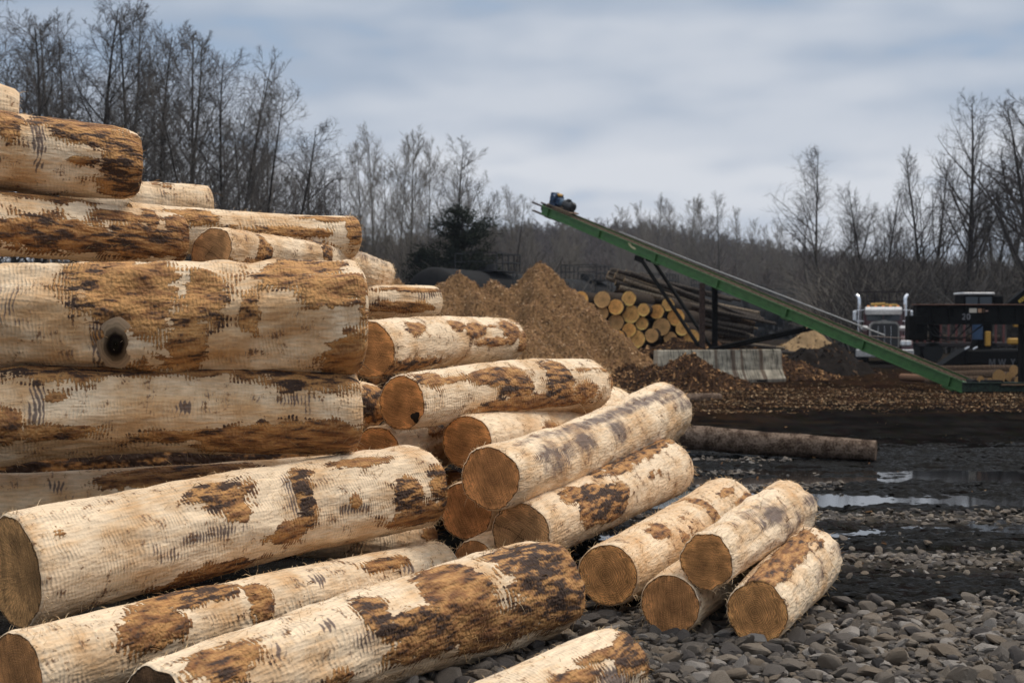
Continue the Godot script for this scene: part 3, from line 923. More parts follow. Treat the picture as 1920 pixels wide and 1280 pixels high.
func peeled_log(label: String, a: Vector3, b: Vector3, ra: float, rb: float, opt: Dictionary, patches: Array) -> void:
	var along := (b - a).normalized()
	var length := a.distance_to(b)
	var base := (a + b) * 0.5 - Vector3(0, (ra + rb) * 0.5, 0)
	var o := thing("peeled_log", label, "log", base, "peeled logs heaped in the foreground")
	var toward := Vector3(0, 0.15, 1.0)
	toward = (toward - along * toward.dot(along)).normalized()
	var over := along.cross(toward).normalized()
	if over.y < 0.0:
		over = -over
	var pics := peeled_texture(length, TAU * (ra + rb) * 0.5, opt, patches)
	var m := StandardMaterial3D.new()
	m.resource_name = "peeled_wood"
	m.roughness = 0.86
	m.albedo_texture = ImageTexture.create_from_image(pics[0])
	m.heightmap_enabled = true
	m.heightmap_texture = ImageTexture.create_from_image(pics[1])
	m.heightmap_scale = 2.3
	var soft: float = opt.get("round", 1.0)
	var stations := [0.0, 0.006 / length, 0.018 / length, 0.04 / length]
	var shrink := [0.955, 0.982, 0.995, 1.0]
	for i in range(1, 84):
		stations.append(0.04 / length + (1.0 - (0.04 + 0.04 * maxf(1.0, soft)) / length) * i / 84.0)
		shrink.append(1.0)
	for i in [3, 2, 1, 0]:
		stations.append(1.0 - (stations[i] * soft * 1.6 if soft > 1.0 and i < 3 else stations[i] * maxf(1.0, soft)))
		shrink.append(1.0 - (1.0 - [0.94, 0.972, 0.99, 1.0][i]) * soft * (1.4 if soft > 1.0 else 1.0))
	var sides := 84
	var lump: float = opt.get("lump", 0.025)
	var squash: float = opt.get("squash", 1.0)
	var off := rng.randf_range(-50.0, 50.0)
	var bend: Vector3 = Vector3(0, opt.get("bow", rng.randf_range(-0.012, 0.012)), 0) * length
	var grid := []
	for i in stations.size():
		var u: float = stations[i]
		var row := PackedVector3Array()
		var mid := a + (b - a) * u + bend * sin(u * PI) - base
		for q in sides + 1:
			var f := TAU * q / sides - PI
			var d := toward * cos(f) + over * sin(f)
			var z := field.get_noise_3d(cos(f) * 0.9 + off, sin(f) * 0.9, u * length * 0.9)
			var z2 := field.get_noise_3d(cos(f) * 2.6, sin(f) * 2.6 + off, u * length * 3.2)
			var r: float = lerpf(ra, rb, u) * shrink[i] * (1.0 + z * lump * 2.0 + z2 * lump * 0.7)
			var pu := clampi(int(u * pics[3]), 0, pics[3] - 1)
			var pv := clampi(int((1.0 - float(q % sides) / sides) * pics[4]), 0, pics[4] - 1)
			r += 0.008 * smoothstep(-0.12, 0.22, pics[2][pv * pics[3] + pu]) * shrink[i] + 0.003 * z2
			if squash < 1.0:
				r *= lerpf(1.0, squash, absf(sin(f - 0.3)))
			row.append(mid + d * r)
		grid.append(row)
	var s := Shape.new()
	for i in grid.size():
		for q in sides + 1:
			var q0 := q - 1 if q > 0 else sides - 1
			var q1 := q + 1 if q < sides else 1
			var du: Vector3 = grid[mini(i + 1, grid.size() - 1)][q] - grid[maxi(i - 1, 0)][q]
			var dv: Vector3 = grid[i][q1] - grid[i][q0]
			var nn := du.cross(dv).normalized()
			var mid: Vector3 = a + (b - a) * stations[i] - base
			if nn.dot(grid[i][q] - mid) < 0.0:
				nn = -nn
			s.vert(grid[i][q], nn, Vector2(stations[i], 1.0 - float(q) / sides))
	for i in grid.size() - 1:
		for q in sides:
			var c := i * (sides + 1) + q
			s.tri(c, c + 1, c + sides + 1)
			s.tri(c + 1, c + sides + 2, c + sides + 1)
	part("peeled_side", s, m, o)
	for end in 2:
		var row: PackedVector3Array = grid[0] if end == 0 else grid[-1]
		var out := -along if end == 0 else along
		var mid := Vector3.ZERO
		for q in sides:
			mid += row[q] / sides
		var g := Shape.new()
		var turn := rng.randf() * 0.5
		# a centre and two rings, slightly domed, so that the cut is not a perfect plane
		g.vert(mid + out * 0.002, out, Vector2(0.5, 0.5))
		for ring in [0.5, 1.0]:
			for q in sides + 1:
				var f := TAU * q / sides + turn
				var p := mid.lerp(row[q], ring) + out * (0.0015 if ring < 1.0 else 0.0)
				g.vert(p, out, Vector2(0.5 + cos(f) * 0.49 * ring, 0.5 - sin(f) * 0.49 * ring))
		for q in sides:
			g.tri(0, 1 + q, 2 + q)
			g.tri(1 + q, 2 + q, sides + 2 + q)
			g.tri(2 + q, sides + 3 + q, sides + 2 + q)
		part("sawn_end", g, cut_material(opt.get("face", 1 if end else 0)), o)
		if end == 0 and opt.has("faceknot"):
			var kn := Shape.new()
			var c := mid - over * ra * 0.62 + toward * 0.0 + out * 0.001
			var side := along.cross(over).normalized()
			c += side * ra * 0.42 * (1.0 if side.x > 0.0 else -1.0)
			kn.vert(c + out * 0.004, out, Vector2(0.5, 0.5))
			for q in 13:
				var f := TAU * q / 12.0
				kn.vert(c + (side * cos(f) + over * sin(f)) * 0.036 * (1.0 + 0.25 * sin(f * 3.0)), (out + side * cos(f) * 0.4 + over * sin(f) * 0.4).normalized())
			for q in 12:
				kn.tri(0, 1 + q, 2 + q)
			part("knot", kn, paint("dark_knot", Color(0.02, 0.014, 0.01), 0.8), o)
	if label.begins_with("huge"):
		var f := -0.5
		var u := 0.5547
		var c := a + (b - a) * u - base
		var d := toward * cos(f) + over * sin(f)
		var near_row := 0
		for z in stations.size():
			if stations[z] <= u:
				near_row = z
		var near_q := int((f + PI) / TAU * sides)
		var r := 0.0
		for z in [-1, 0, 1]:
			r = maxf(r, (grid[near_row][near_q + z] - (a + (b - a) * stations[near_row] + bend * sin(u * PI) - base)).length())
		c += bend * sin(u * PI)
		var rim := Shape.new()
		rim.tint = Color.WHITE
		var side := d.cross(along).normalized()
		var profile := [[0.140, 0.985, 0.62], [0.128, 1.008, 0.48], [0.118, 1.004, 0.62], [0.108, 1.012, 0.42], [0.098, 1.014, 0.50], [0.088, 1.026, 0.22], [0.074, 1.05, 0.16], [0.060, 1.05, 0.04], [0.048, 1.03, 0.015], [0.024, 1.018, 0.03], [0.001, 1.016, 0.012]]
		for j in profile.size():
			for q in 25:
				var t := TAU * q / 24.0
				var wob: float = 1.0 + 0.16 * field.get_noise_3d(cos(t) * 1.5, sin(t) * 1.5, j * 0.3)
				var p: Vector3 = c + d * r * profile[j][1] + (along * cos(t) * 0.72 + side * sin(t) * 1.1) * profile[j][0] * wob
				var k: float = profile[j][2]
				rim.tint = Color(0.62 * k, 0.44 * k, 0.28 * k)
				rim.vert(p, (d + (along * cos(t) + side * sin(t)) * 0.5).normalized())
		for j in profile.size() - 1:
			for q in 24:
				var i0 := j * 25 + q
				rim.tri(i0, i0 + 1, i0 + 25)
				rim.tri(i0 + 1, i0 + 26, i0 + 25)
		var km := paint("knot_hole", Color.WHITE, 0.85)
		km.vertex_color_use_as_albedo = true
		part("knot_hole", rim, km, o)
	# torn fibres: thickest at the rims and where bark meets wood
	var fib := Shape.new()
	var count := int(260.0 * length * opt.get("fuzz", 1.0))
	var pic: Image = pics[0]
	for i in count:
		var u := rng.randf()
		if rng.randf() < 0.2:
			u = 0.997 - rng.randf() * 0.012
		elif rng.randf() < 0.1:
			u = 0.004 + rng.randf() * 0.012
		var row := clampi(int(u * grid.size()), 0, grid.size() - 1)
		for z in stations.size():
			if stations[z] >= u:
				row = z
				break
		var q := rng.randi() % sides
		var at: Vector3 = grid[row][q]
		var mid := a + (b - a) * u - base
		var nn := (at - mid - along * (at - mid).dot(along)).normalized()
		at = mid + nn * (at - mid).length()
		var c := pic.get_pixel(clampi(int(u * pic.get_width()), 0, pic.get_width() - 1), clampi(int((1.0 - float(q) / sides) * pic.get_height()), 0, pic.get_height() - 1)).srgb_to_linear()
		fib.tint = c.lerp(Color(0.58, 0.42, 0.22), 0.45)
		var ln := rng.randf_range(0.015, 0.045) * (1.7 if rng.randf() < 0.12 else 1.0)
		var dir := (along * rng.randf_range(-1.0, 1.0) + nn.cross(along) * rng.randf_range(-0.6, 0.6) + nn * rng.randf_range(0.1, 0.55)).normalized()
		var half := rng.randf_range(0.0008, 0.0017)
		if c.r < 0.27 and rng.randf() < 0.30:
			# a shred of bark that curls off
			var lx := rng.randf_range(0.03, 0.10)
			var way := (along * (1.0 if rng.randf() < 0.5 else -1.0) + nn * rng.randf_range(0.05, 0.35) + nn.cross(along) * rng.randf_range(-0.35, 0.35)).normalized()
			fib.tint = Color(0.30, 0.165, 0.075).lerp(Color(0.07, 0.042, 0.025), rng.randf())
			var w := rng.randf_range(0.0015, 0.0042)
			fib.twig([at - nn * 0.004, at + way * lx * 0.5 + nn * 0.004, at + way * lx + nn * rng.randf_range(-0.01, 0.02) - Vector3(0, 0.2, 0) * lx], [w, w * 0.9, w * 0.2])
			continue
		fib.twig([at - nn * 0.003, at + dir * ln * 0.55, at + dir * ln + Vector3(0, -0.3, 0) * ln * rng.randf()], [half * 1.3, half, half * 0.25])
	var fm := paint("torn_fibre", Color.WHITE, 0.9)
	fm.vertex_color_use_as_albedo = true
	part("loose_fibre", fib, fm, o).set_meta("kind", "stuff")


# ---------------------------------------------------------------- trees and far things
func grow(trunk: Shape, crown: Shape, from: Vector3, dir: Vector3, length: float, r: float, level: int, style: Dictionary) -> void:
	var n: int = [9, 6, 4, 3][level]
	var pts := [from]
	var rad := [r]
	var p := from
	var d := dir.normalized()
	var wiggle: float = [style.lean, 0.13, 0.16, 0.18][level]
	for i in n:
		d = (d + Vector3(rng.randfn() * wiggle, rng.randfn() * wiggle * 0.5, rng.randfn() * wiggle) + UP * [0.12, style.rise, style.rise * 0.5, 0.12][level] * 0.35).normalized()
		p += d * length / n
		pts.append(p)
		rad.append(r * lerpf(1.0, [0.10, 0.30, 0.45, 0.6][level], pow(float(i + 1) / n, 0.85)))
	if level == 0:
		rad[0] = r * 1.35
		trunk.tube(pts, rad, 9)
	elif level == 1 and r > 0.03:
		crown.tube(pts, rad, 5)
	else:
		crown.twig(pts, rad)
	if level == 3:
		return
	var count: int = [style.limbs, style.sub, 8][level]
	for i in count:
		var t: float
		if level == 0:
			t = lerpf(style.clear, 0.985, pow((i + rng.randf()) / count, 0.9))
		else:
			t = lerpf(0.18, 1.0, (i + rng.randf()) / count)
		var at := t * n
		var k := mini(int(at), n - 1)
		var q: Vector3 = pts[k].lerp(pts[k + 1], at - k)
		var along: Vector3 = (pts[k + 1] - pts[k]).normalized()
		var side := along.cross(Vector3(rng.randfn(), rng.randfn(), rng.randfn())).normalized()
		var open: float = rng.randf_range(style.open * 0.7, style.open * 1.25) * (1.0 if level == 0 else 1.1)
		var nd := (along * cos(open) + side * sin(open)).normalized()
		var here: float = lerpf(rad[k], rad[k + 1], at - k)
		var ln: float
		if level == 0:
			ln = length * style.spread * pow(1.08 - t, 0.75) * rng.randf_range(0.65, 1.2)
		elif level == 1:
			ln = length * 0.46 * (1.15 - t * 0.7) * rng.randf_range(0.6, 1.2)
		else:
			ln = length * 0.52 * rng.randf_range(0.6, 1.25)
		grow(trunk, crown, q, nd, ln, maxf(here * [0.52, 0.55, 0.6][level], [0.02, 0.010, 0.0065][level]), level + 1, style)


func bare_tree(style: Dictionary, h: float) -> Array:
	var trunk := Shape.new()
	var crown := Shape.new()
	var stems: int = style.get("stems", 1)
	for i in stems:
		var lean := Vector3(rng.randfn() * 0.06, 1, rng.randfn() * 0.06)
		if stems > 1:
			lean = Vector3(sin(TAU * i / stems + 0.4) * 0.2, 1, cos(TAU * i / stems + 0.4) * 0.2)
		grow(trunk, crown, Vector3(0, -0.1, 0), lean, h * rng.randf_range(0.88, 1.0) if stems > 1 else h, style.girth, 0, style)
	return [trunk, crown]


func ordinal(i: int) -> String:
	return ["first", "second", "third", "fourth", "fifth", "sixth", "seventh", "eighth", "ninth", "tenth", "eleventh", "twelfth", "thirteenth", "fourteenth", "fifteenth", "sixteenth", "seventeenth", "eighteenth", "nineteenth", "twentieth", "twenty-first", "twenty-second", "twenty-third", "twenty-fourth", "twenty-fifth", "twenty-sixth", "twenty-seventh", "twenty-eighth", "twenty-ninth", "thirtieth"][i]


func build_far() -> void:
	var dark := worn("dark_bark", Color(0.060, 0.052, 0.047), 0.95, 0.0, 1.0, 0.0)
	var grey := worn("grey_bark", Color(0.105, 0.095, 0.085), 0.95, 0.0, 1.0, 0.0)
	var pale := worn("pale_bark", Color(0.21, 0.195, 0.175), 0.95, 0.0, 1.0, 0.0)
	var twig_grey := paint("grey_twigs", Color(0.125, 0.112, 0.10), 0.95)
	var twig_pale := paint("pale_twigs", Color(0.20, 0.178, 0.15), 0.95)
	var twig_dark := paint("dark_twigs", Color(0.07, 0.06, 0.055), 0.95)
	var upright := {"limbs": 32, "sub": 9, "clear": 0.18, "open": 0.72, "rise": 0.42, "spread": 0.40, "lean": 0.02, "girth": 0.15}
	var styles := [
		upright,
		upright.merged({"limbs": 26, "open": 0.8, "spread": 0.44, "clear": 0.24}, true),
		upright.merged({"limbs": 30, "open": 0.85, "rise": 0.25, "spread": 0.47, "girth": 0.18, "lean": 0.035}, true),
		upright.merged({"limbs": 22, "stems": 2, "open": 0.8, "spread": 0.42, "girth": 0.13}, true),
		upright.merged({"limbs": 30, "open": 0.50, "spread": 0.42, "clear": 0.20, "girth": 0.12, "lean": 0.012}, true),
		upright.merged({"limbs": 26, "open": 0.58, "spread": 0.44, "clear": 0.24, "girth": 0.11, "lean": 0.02}, true),
		upright.merged({"limbs": 20, "stems": 2, "open": 0.75, "rise": 0.4, "spread": 0.48, "clear": 0.34, "girth": 0.22}, true),
		upright.merged({"limbs": 30, "open": 0.8, "rise": 0.3, "spread": 0.42, "clear": 0.26, "girth": 0.27}, true),
	]
	var barks := [grey, grey, dark, dark, pale, pale, dark, dark]
	var twigs := [twig_grey, twig_grey, twig_dark, twig_grey, twig_pale, twig_pale, twig_dark, twig_dark]
	var looks := ["bare upright grey tree", "bare loose grey tree", "bare wide dark tree", "bare twin-stemmed tree", "slender pale bare tree", "thin pale leaning tree", "dark forked bare tree", "tall dark bare tree"]
	var made := []
	for k in styles.size():
		var pair := []
		for alt in (2 if k < 3 or k == 4 or k == 5 else 1):
			var shapes := bare_tree(styles[k], 14.0)
			pair.append([shapes[0].mesh(barks[k]), shapes[1].mesh(twigs[k])])
		made.append(pair)
	var groves := [
		["the grove behind the log pile", [[-25.85, 70.0, 16.58, 0], [-33.48, 95.0, 19.03, 1], [-24.89, 72.0, 17.95, 1], [-22.12, 66.0, 15.24, 2], [-30.63, 95.0, 17.96, 0], [-24.92, 78.0, 17.69, 0], [-22.47, 74.0, 16.59, 1], [-20.21, 70.0, 16.45, 2], [-26.79, 94.0, 17.43, 2], [-20.72, 76.0, 17.85, 0], [-17.77, 68.0, 15.95, 1], [-18.07, 73.0, 15.71, 2], [-22.77, 92.0, 15.72, 1], [-16.33, 70.0, 15.32, 0], [-17.71, 79.0, 16.86, 1], [-14.17, 67.0, 14.14, 3], [-18.43, 91.0, 13.52, 1], [-14.75, 73.0, 14.48, 2], [-14.72, 77.0, 14.45, 0], [-12.63, 69.0, 12.49, 3], [-16.56, 92.0, 12.27, 2], [-13.97, 81.0, 13.38, 1], [-12.04, 74.0, 11.60, 2], [-14.96, 95.0, 11.19, 0], [-12.45, 83.0, 11.71, 0], [-11.10, 80.0, 10.84, 1], [-10.66, 79.0, 8.41, 3], [-10.96, 86.0, 10.88, 2], [-10.20, 84.0, 8.21, 2], [-10.46, 90.0, 10.52, 0]]],
		["the trees left of the conveyor", [[-9.08, 85.0, 11.79, 4], [-8.51, 88.0, 12.64, 5], [-8.48, 95.0, 11.55, 4], [-7.42, 92.0, 12.27, 5], [-6.26, 86.0, 12.49, 4], [-5.76, 96.0, 12.73, 5], [-4.00, 84.0, 11.83, 1], [-3.97, 98.0, 11.49, 4], [-2.92, 100.0, 10.94, 5], [-1.70, 103.0, 10.63, 0], [-0.47, 89.0, 10.09, 3], [0.24, 93.0, 9.67, 5], [1.74, 108.0, 8.84, 4], [3.36, 112.0, 8.68, 5], [4.17, 105.0, 8.64, 4], [5.64, 114.0, 8.50, 5]]],
		["the wood beyond the tank cars", [[13.54, 190.0, 13.50, 0], [13.54, 172.0, 14.65, 4], [16.02, 178.0, 15.43, 5], [18.74, 196.0, 14.61, 5], [17.34, 170.0, 15.58, 4], [20.84, 184.0, 15.89, 5], [21.72, 175.0, 15.99, 4], [25.10, 194.0, 14.84, 4], [24.30, 180.0, 15.92, 5], [25.57, 174.0, 16.10, 1], [29.96, 188.0, 15.50, 5], [31.18, 184.0, 14.17, 4], [34.20, 190.0, 13.50, 5], [34.46, 182.0, 13.69, 4], [38.70, 194.0, 13.02, 5]]],
		["the trees behind the truck", [[24.40, 112.0, 14.98, 2], [24.90, 108.0, 11.06, 3], [26.96, 112.0, 10.36, 0], [27.03, 106.0, 12.36, 6], [30.05, 114.0, 11.15, 3], [29.64, 108.0, 8.43, 2], [31.43, 110.0, 9.17, 3], [26.98, 92.0, 13.13, 6], [30.97, 100.0, 9.81, 2], [28.21, 88.0, 14.62, 7], [32.78, 98.0, 11.85, 3], [33.19, 96.0, 10.93, 6], [30.17, 84.0, 15.14, 7], [30.18, 80.0, 15.10, 6]]],
	]
	for g in groves:
		var row: Array = g[1]
		for i in row.size():
			var q: Array = row[i]
			var look: Array = made[q[3]][i % made[q[3]].size()]
			var o := thing("bare_tree", "%s, %s from the left in %s" % [looks[q[3]], ordinal(i), g[0]], "tree", Vector3(q[0], 0, -q[1]), "bare trees in " + g[0])
			o.rotation.y = rng.randf() * TAU
			var sc: float = q[2] / 13.4
			var wide := rng.randf_range(0.85, 1.25)
			o.scale = Vector3(sc * wide, sc, sc * wide)
			for j in 2:
				var m := MeshInstance3D.new()
				m.name = ["trunk", "crown"][j]
				m.mesh = look[j]
				o.add_child(m)
	# the thicket under the trees
	var bushes := []
	for k in 4:
		var s := Shape.new()
		for i in 16:
			grow(s, s, Vector3(rng.randfn() * 0.5, 0, rng.randfn() * 0.5), Vector3(rng.randfn() * 0.45, 1, rng.randfn() * 0.45), rng.randf_range(1.3, 3.0), 0.028, 2, {"lean": 0.1, "rise": 0.3, "sub": 6, "open": 0.7, "limbs": 1, "clear": 0.2, "spread": 0.3})
		bushes.append(s.mesh(null))
	for k in 4:
		var mm := MultiMesh.new()
		mm.transform_format = MultiMesh.TRANSFORM_3D
		mm.mesh = bushes[k]
		mm.instance_count = 520
		for i in 520:
			var d := rng.randf_range(82.0, 128.0)
			var x := rng.randf_range(-0.40, 0.42) * d
			if x > d * 0.02 and x < d * 0.24:
				d += 70.0
				x = x * d / (d - 70.0) * 1.0
			var sc := rng.randf_range(0.9, 2.1)
			mm.set_instance_transform(i, Transform3D(Basis(UP, rng.randf() * TAU).scaled(Vector3(sc * 1.2, sc, sc * 1.2)), Vector3(x, -0.1, -d)))
		var o := MultiMeshInstance3D.new()
		o.name = "undergrowth" if k == 0 else "undergrowth_%03d" % k
		o.multimesh = mm
		o.material_override = [twig_grey, twig_dark, twig_grey, twig_pale][k]
		o.set_meta("kind", "stuff")
		tag(o, "%s leafless brush tangled under the bare trees" % ["grey", "dark", "brownish grey", "pale"][k], "undergrowth")
		add_child(o)
	build_hill(made)
	evergreen(Vector3(-2.75, 0, -78.0), 8.3, 3.0, "large dark evergreen standing behind the left tank car")
	evergreen(Vector3(-5.0, 0, -83.0), 6.2, 1.7, "smaller dark evergreen left of the large one")


func hill_height(x: float, d: float) -> float:
	var along := x - 0.075 * d
	var ridge := 19.0 * exp(-pow((along + 10.0) / 85.0, 2.0)) + 5.0 * exp(-pow((along + 130.0) / 90.0, 2.0)) + 2.0
	var rise := smoothstep(190.0, 430.0, d)
	return ridge * rise + field.get_noise_2d(x * 0.012, d * 0.012) * 2.5 * rise - 0.4


func build_hill(made: Array) -> void:
	var s := Shape.new()
	var nx := 60
	var nz := 30
	for i in nz:
		for j in nx:
			var d := lerpf(180.0, 640.0, float(i) / (nz - 1))
			var x := lerpf(-420.0, 420.0, float(j) / (nx - 1))
			var n := Vector3(hill_height(x - 4, d) - hill_height(x + 4, d), 8, hill_height(x, d + 4) - hill_height(x, d - 4)).normalized()
			s.vert(Vector3(x, hill_height(x, d), -d), n)
	for i in nz - 1:
		for j in nx - 1:
			var k := i * nx + j
			s.tri(k, k + 1, k + nx)
			s.tri(k + 1, k + nx + 1, k + nx)
	structure("hills", s, worn("leaf_litter", Color(0.085, 0.066, 0.055), 1.0, 0.0, 0.05, 0.0))
	# the far woods are one mass
	for k in 3:
		var sh := Shape.new()
		for i in 3:
			var st := {"limbs": 12, "sub": 5, "clear": 0.2, "open": 0.6, "rise": 0.4, "spread": 0.34, "lean": 0.03, "girth": 0.16}
			var base := Vector3(rng.randfn() * 3.0, 0, rng.randfn() * 3.0)
			grow_coarse(sh, base, 7.0 + rng.randf() * 2.0, st)
		var mm := MultiMesh.new()
		mm.transform_format = MultiMesh.TRANSFORM_3D
		mm.mesh = sh.mesh(null)
		mm.instance_count = 1500
		for i in 1500:
			var d := 185.0 + 330.0 * pow(rng.randf(), 1.2)
			var x := rng.randf_range(-0.40, 0.42) * d
			var sc := rng.randf_range(0.75, 1.25)
			mm.set_instance_transform(i, Transform3D(Basis(UP, rng.randf() * TAU).scaled(Vector3.ONE * sc), Vector3(x, hill_height(x, d) - 0.2, -d)))
		var o := MultiMeshInstance3D.new()
		o.name = "woods" if k == 0 else "woods_%03d" % k
		o.multimesh = mm
		o.material_override = [paint("far_wood_a", Color(0.10, 0.078, 0.068), 1.0), paint("far_wood_b", Color(0.135, 0.112, 0.10), 1.0), paint("far_wood_c", Color(0.085, 0.068, 0.06), 1.0)][k]
		o.set_meta("kind", "stuff")
		tag(o, "%s leafless woods covering the far hill" % ["grey brown", "paler", "darker"][k], "woods")
		add_child(o)


func grow_coarse(s: Shape, base: Vector3, h: float, st: Dictionary) -> void:
	var top := base + Vector3(rng.randfn() * 0.4, h, rng.randfn() * 0.4)
	s.twig([base, base.lerp(top, 0.5), top], [0.16, 0.10, 0.03])
	for i in 16:
		var t := rng.randf_range(0.25, 0.97)
		var p := base.lerp(top, t)
		var a := rng.randf() * TAU
		var ln := h * 0.32 * pow(1.1 - t, 0.7)
		var d := Vector3(cos(a) * 0.7, 0.9, sin(a) * 0.7).normalized()
		var q := p + d * ln
		s.twig([p, q], [0.055, 0.03])
		for j in 4:
			var f := p.lerp(q, rng.randf_range(0.3, 1.0))
			s.twig([f, f + (d + Vector3(rng.randfn(), rng.randfn() + 0.3, rng.randfn()) * 0.6).normalized() * ln * 0.5], [0.032, 0.02])


func evergreen(at: Vector3, h: float, wide: float, label: String) -> void:
	var o := thing("evergreen_tree", label, "tree", at)
	var t := Shape.new()
	t.tube([Vector3(0, -0.1, 0), Vector3(0.1, h * 0.5, 0), Vector3(0, h * 0.96, 0)], [0.22, 0.13, 0.03], 8)
	part("trunk", t, mats["dark_bark"], o)
	var c := Shape.new()
	for i in 280:
		var f := pow(rng.randf(), 0.85)
		var y := h * lerpf(0.05, 0.95, f)
		var a := rng.randf() * TAU
		var reach := wide * pow(1.03 - f, 0.34) * rng.randf_range(0.4, 1.15) * (1.0 + 0.25 * sin(a * 3.0 + y))
		var dir := Vector3(cos(a), rng.randf_range(-0.05, 0.45), sin(a)).normalized()
		var root := Vector3(0, y, 0)
		var end := root + dir * reach
		c.tint = Color(0.03, 0.026, 0.02)
		c.twig([root, end], [0.025, 0.008])
		for j in int(44.0 * reach / wide) + 14:
			var p := root.lerp(end, rng.randf_range(0.25, 1.02)) + Vector3(rng.randfn(), rng.randfn(), rng.randfn()) * 0.10
			var g := rng.randf_range(0.7, 1.5)
			c.tint = Color(0.022, 0.028, 0.019) * g
			var d := (dir * 0.8 + Vector3(rng.randfn(), rng.randfn() * 0.8 + 0.2, rng.randfn()) * 0.7).normalized()
			c.twig([p, p + d * rng.randf_range(0.14, 0.34)], [0.028, 0.004])
	var m := paint("needles", Color.WHITE, 0.9)
	m.vertex_color_use_as_albedo = true
	part("crown", c, m, o)


# ---------------------------------------------------------------- the mill yard
func chip_shape(k: int) -> ArrayMesh:
	var s := Shape.new()
	s.box(Vector3.ZERO, [Vector3(1, 0.12, 0.30), Vector3(0.8, 0.16, 0.5), Vector3(1.3, 0.1, 0.16)][k], Basis(Vector3(0, 1, 0), 0.3 * k))
	return s.mesh(null)


func scatter(called: String, parent: Node, places: Array, colors: Array, size: float, label := "") -> void:
	var m := paint("wood_chip", Color.WHITE, 0.9)
	m.vertex_color_use_as_albedo = true
	for k in 3:
		var mine := []
		for i in places.size():
			if i % 3 == k:
				mine.append(places[i])
		var mm := MultiMesh.new()
		mm.transform_format = MultiMesh.TRANSFORM_3D
		mm.use_colors = true
		mm.mesh = chip_shape(k)
		mm.instance_count = mine.size()
		for i in mine.size():
			var up: Vector3 = (mine[i][1] + Vector3(rng.randfn(), rng.randfn(), rng.randfn()) * 0.45).normalized()
			var side := up.cross(Vector3(rng.randfn(), rng.randfn(), rng.randfn())).normalized()
			var b := Basis(side, up, side.cross(up)).scaled(Vector3.ONE)
			var sc := size * rng.randf_range(0.5, 1.5)
			mm.set_instance_transform(i, Transform3D(b * Basis.from_scale(Vector3.ONE * sc), mine[i][0]))
			var c: Color = colors[rng.randi() % colors.size()]
			mm.set_instance_color(i, c * rng.randf_range(0.65, 1.3))
		var o := MultiMeshInstance3D.new()
		o.name = called if k == 0 else "%s_%03d" % [called, k]
		o.multimesh = mm
		o.material_override = m
		o.set_meta("kind", "stuff")
		if label:
			tag(o, ["", "squarish ", "splintery "][k] + label, "wood chips")
		parent.add_child(o)


# a heap: cones [x, depth, height, slope] under one skin
func heap(called: String, label: String, category: String, cones: Array, area: Rect2, step: float, m: Material, chips: int, colors: Array, size: float, rough := 0.08) -> Node3D:
	var mid := area.get_center()
	var base := Vector3(mid.x, 0, -mid.y)
	var o := thing(called, label, category, base)
	var s := Shape.new()
	var nx := int(area.size.x / step) + 1
	var nz := int(area.size.y / step) + 1
	for i in nz:
		for j in nx:
			var x := area.position.x + area.size.x * j / (nx - 1)
			var d := area.position.y + area.size.y * i / (nz - 1)
			s.vert(Vector3(x, heap_height(cones, x, d, rough), -d) - base, UP, Vector2(x, d))
	for i in nz:
		for j in nx:
			var dx := s.v[i * nx + mini(j + 1, nx - 1)] - s.v[i * nx + maxi(j - 1, 0)]
			var dz := s.v[mini(i + 1, nz - 1) * nx + j] - s.v[maxi(i - 1, 0) * nx + j]
			s.n[i * nx + j] = dz.cross(dx).normalized() * signf(dz.cross(dx).y)
	for i in nz - 1:
		for j in nx - 1:
			var k := i * nx + j
			s.tri(k, k + 1, k + nx)
			s.tri(k + 1, k + nx + 1, k + nx)
	part("heap_surface", s, m, o)
	var places := []
	while places.size() < chips:
		var x := area.position.x + area.size.x * rng.randf()
		var d := area.position.y + area.size.y * rng.randf()
		var h := heap_height(cones, x, d, rough)
		if h < -0.05:
			chips -= 1
			continue
		var g := 0.06
		var n := Vector3(heap_height(cones, x - g, d, rough) - heap_height(cones, x + g, d, rough), 2 * g, heap_height(cones, x, d + g, rough) - heap_height(cones, x, d - g, rough)).normalized()
		places.append([Vector3(x, h + size * 0.1, -d) - base, n])
	scatter("loose_chips", o, places, colors, size)
	return o


func heap_height(cones: Array, x: float, d: float, rough: float) -> float:
	var h := -0.6
	for c in cones:
		var r := Vector2((x - c[0]) / (c[4] if c.size() > 4 else 1.0), d - c[1]).length()
		var a: float = atan2(x - c[0], d - c[1])
		var k: float = c[2] + 0.10 - sqrt((r * c[3]) ** 2 + 0.01) * (1.0 + 0.09 * sin(a * 5.0 + c[0]) + 0.05 * sin(a * 11.0))
		h = maxf(h, k)
	return maxf(h + (field.get_noise_2d(x * 1.1, d * 1.1) * 2.2 + field.get_noise_2d(x * 4.0, d * 4.0)) * rough, -0.6)


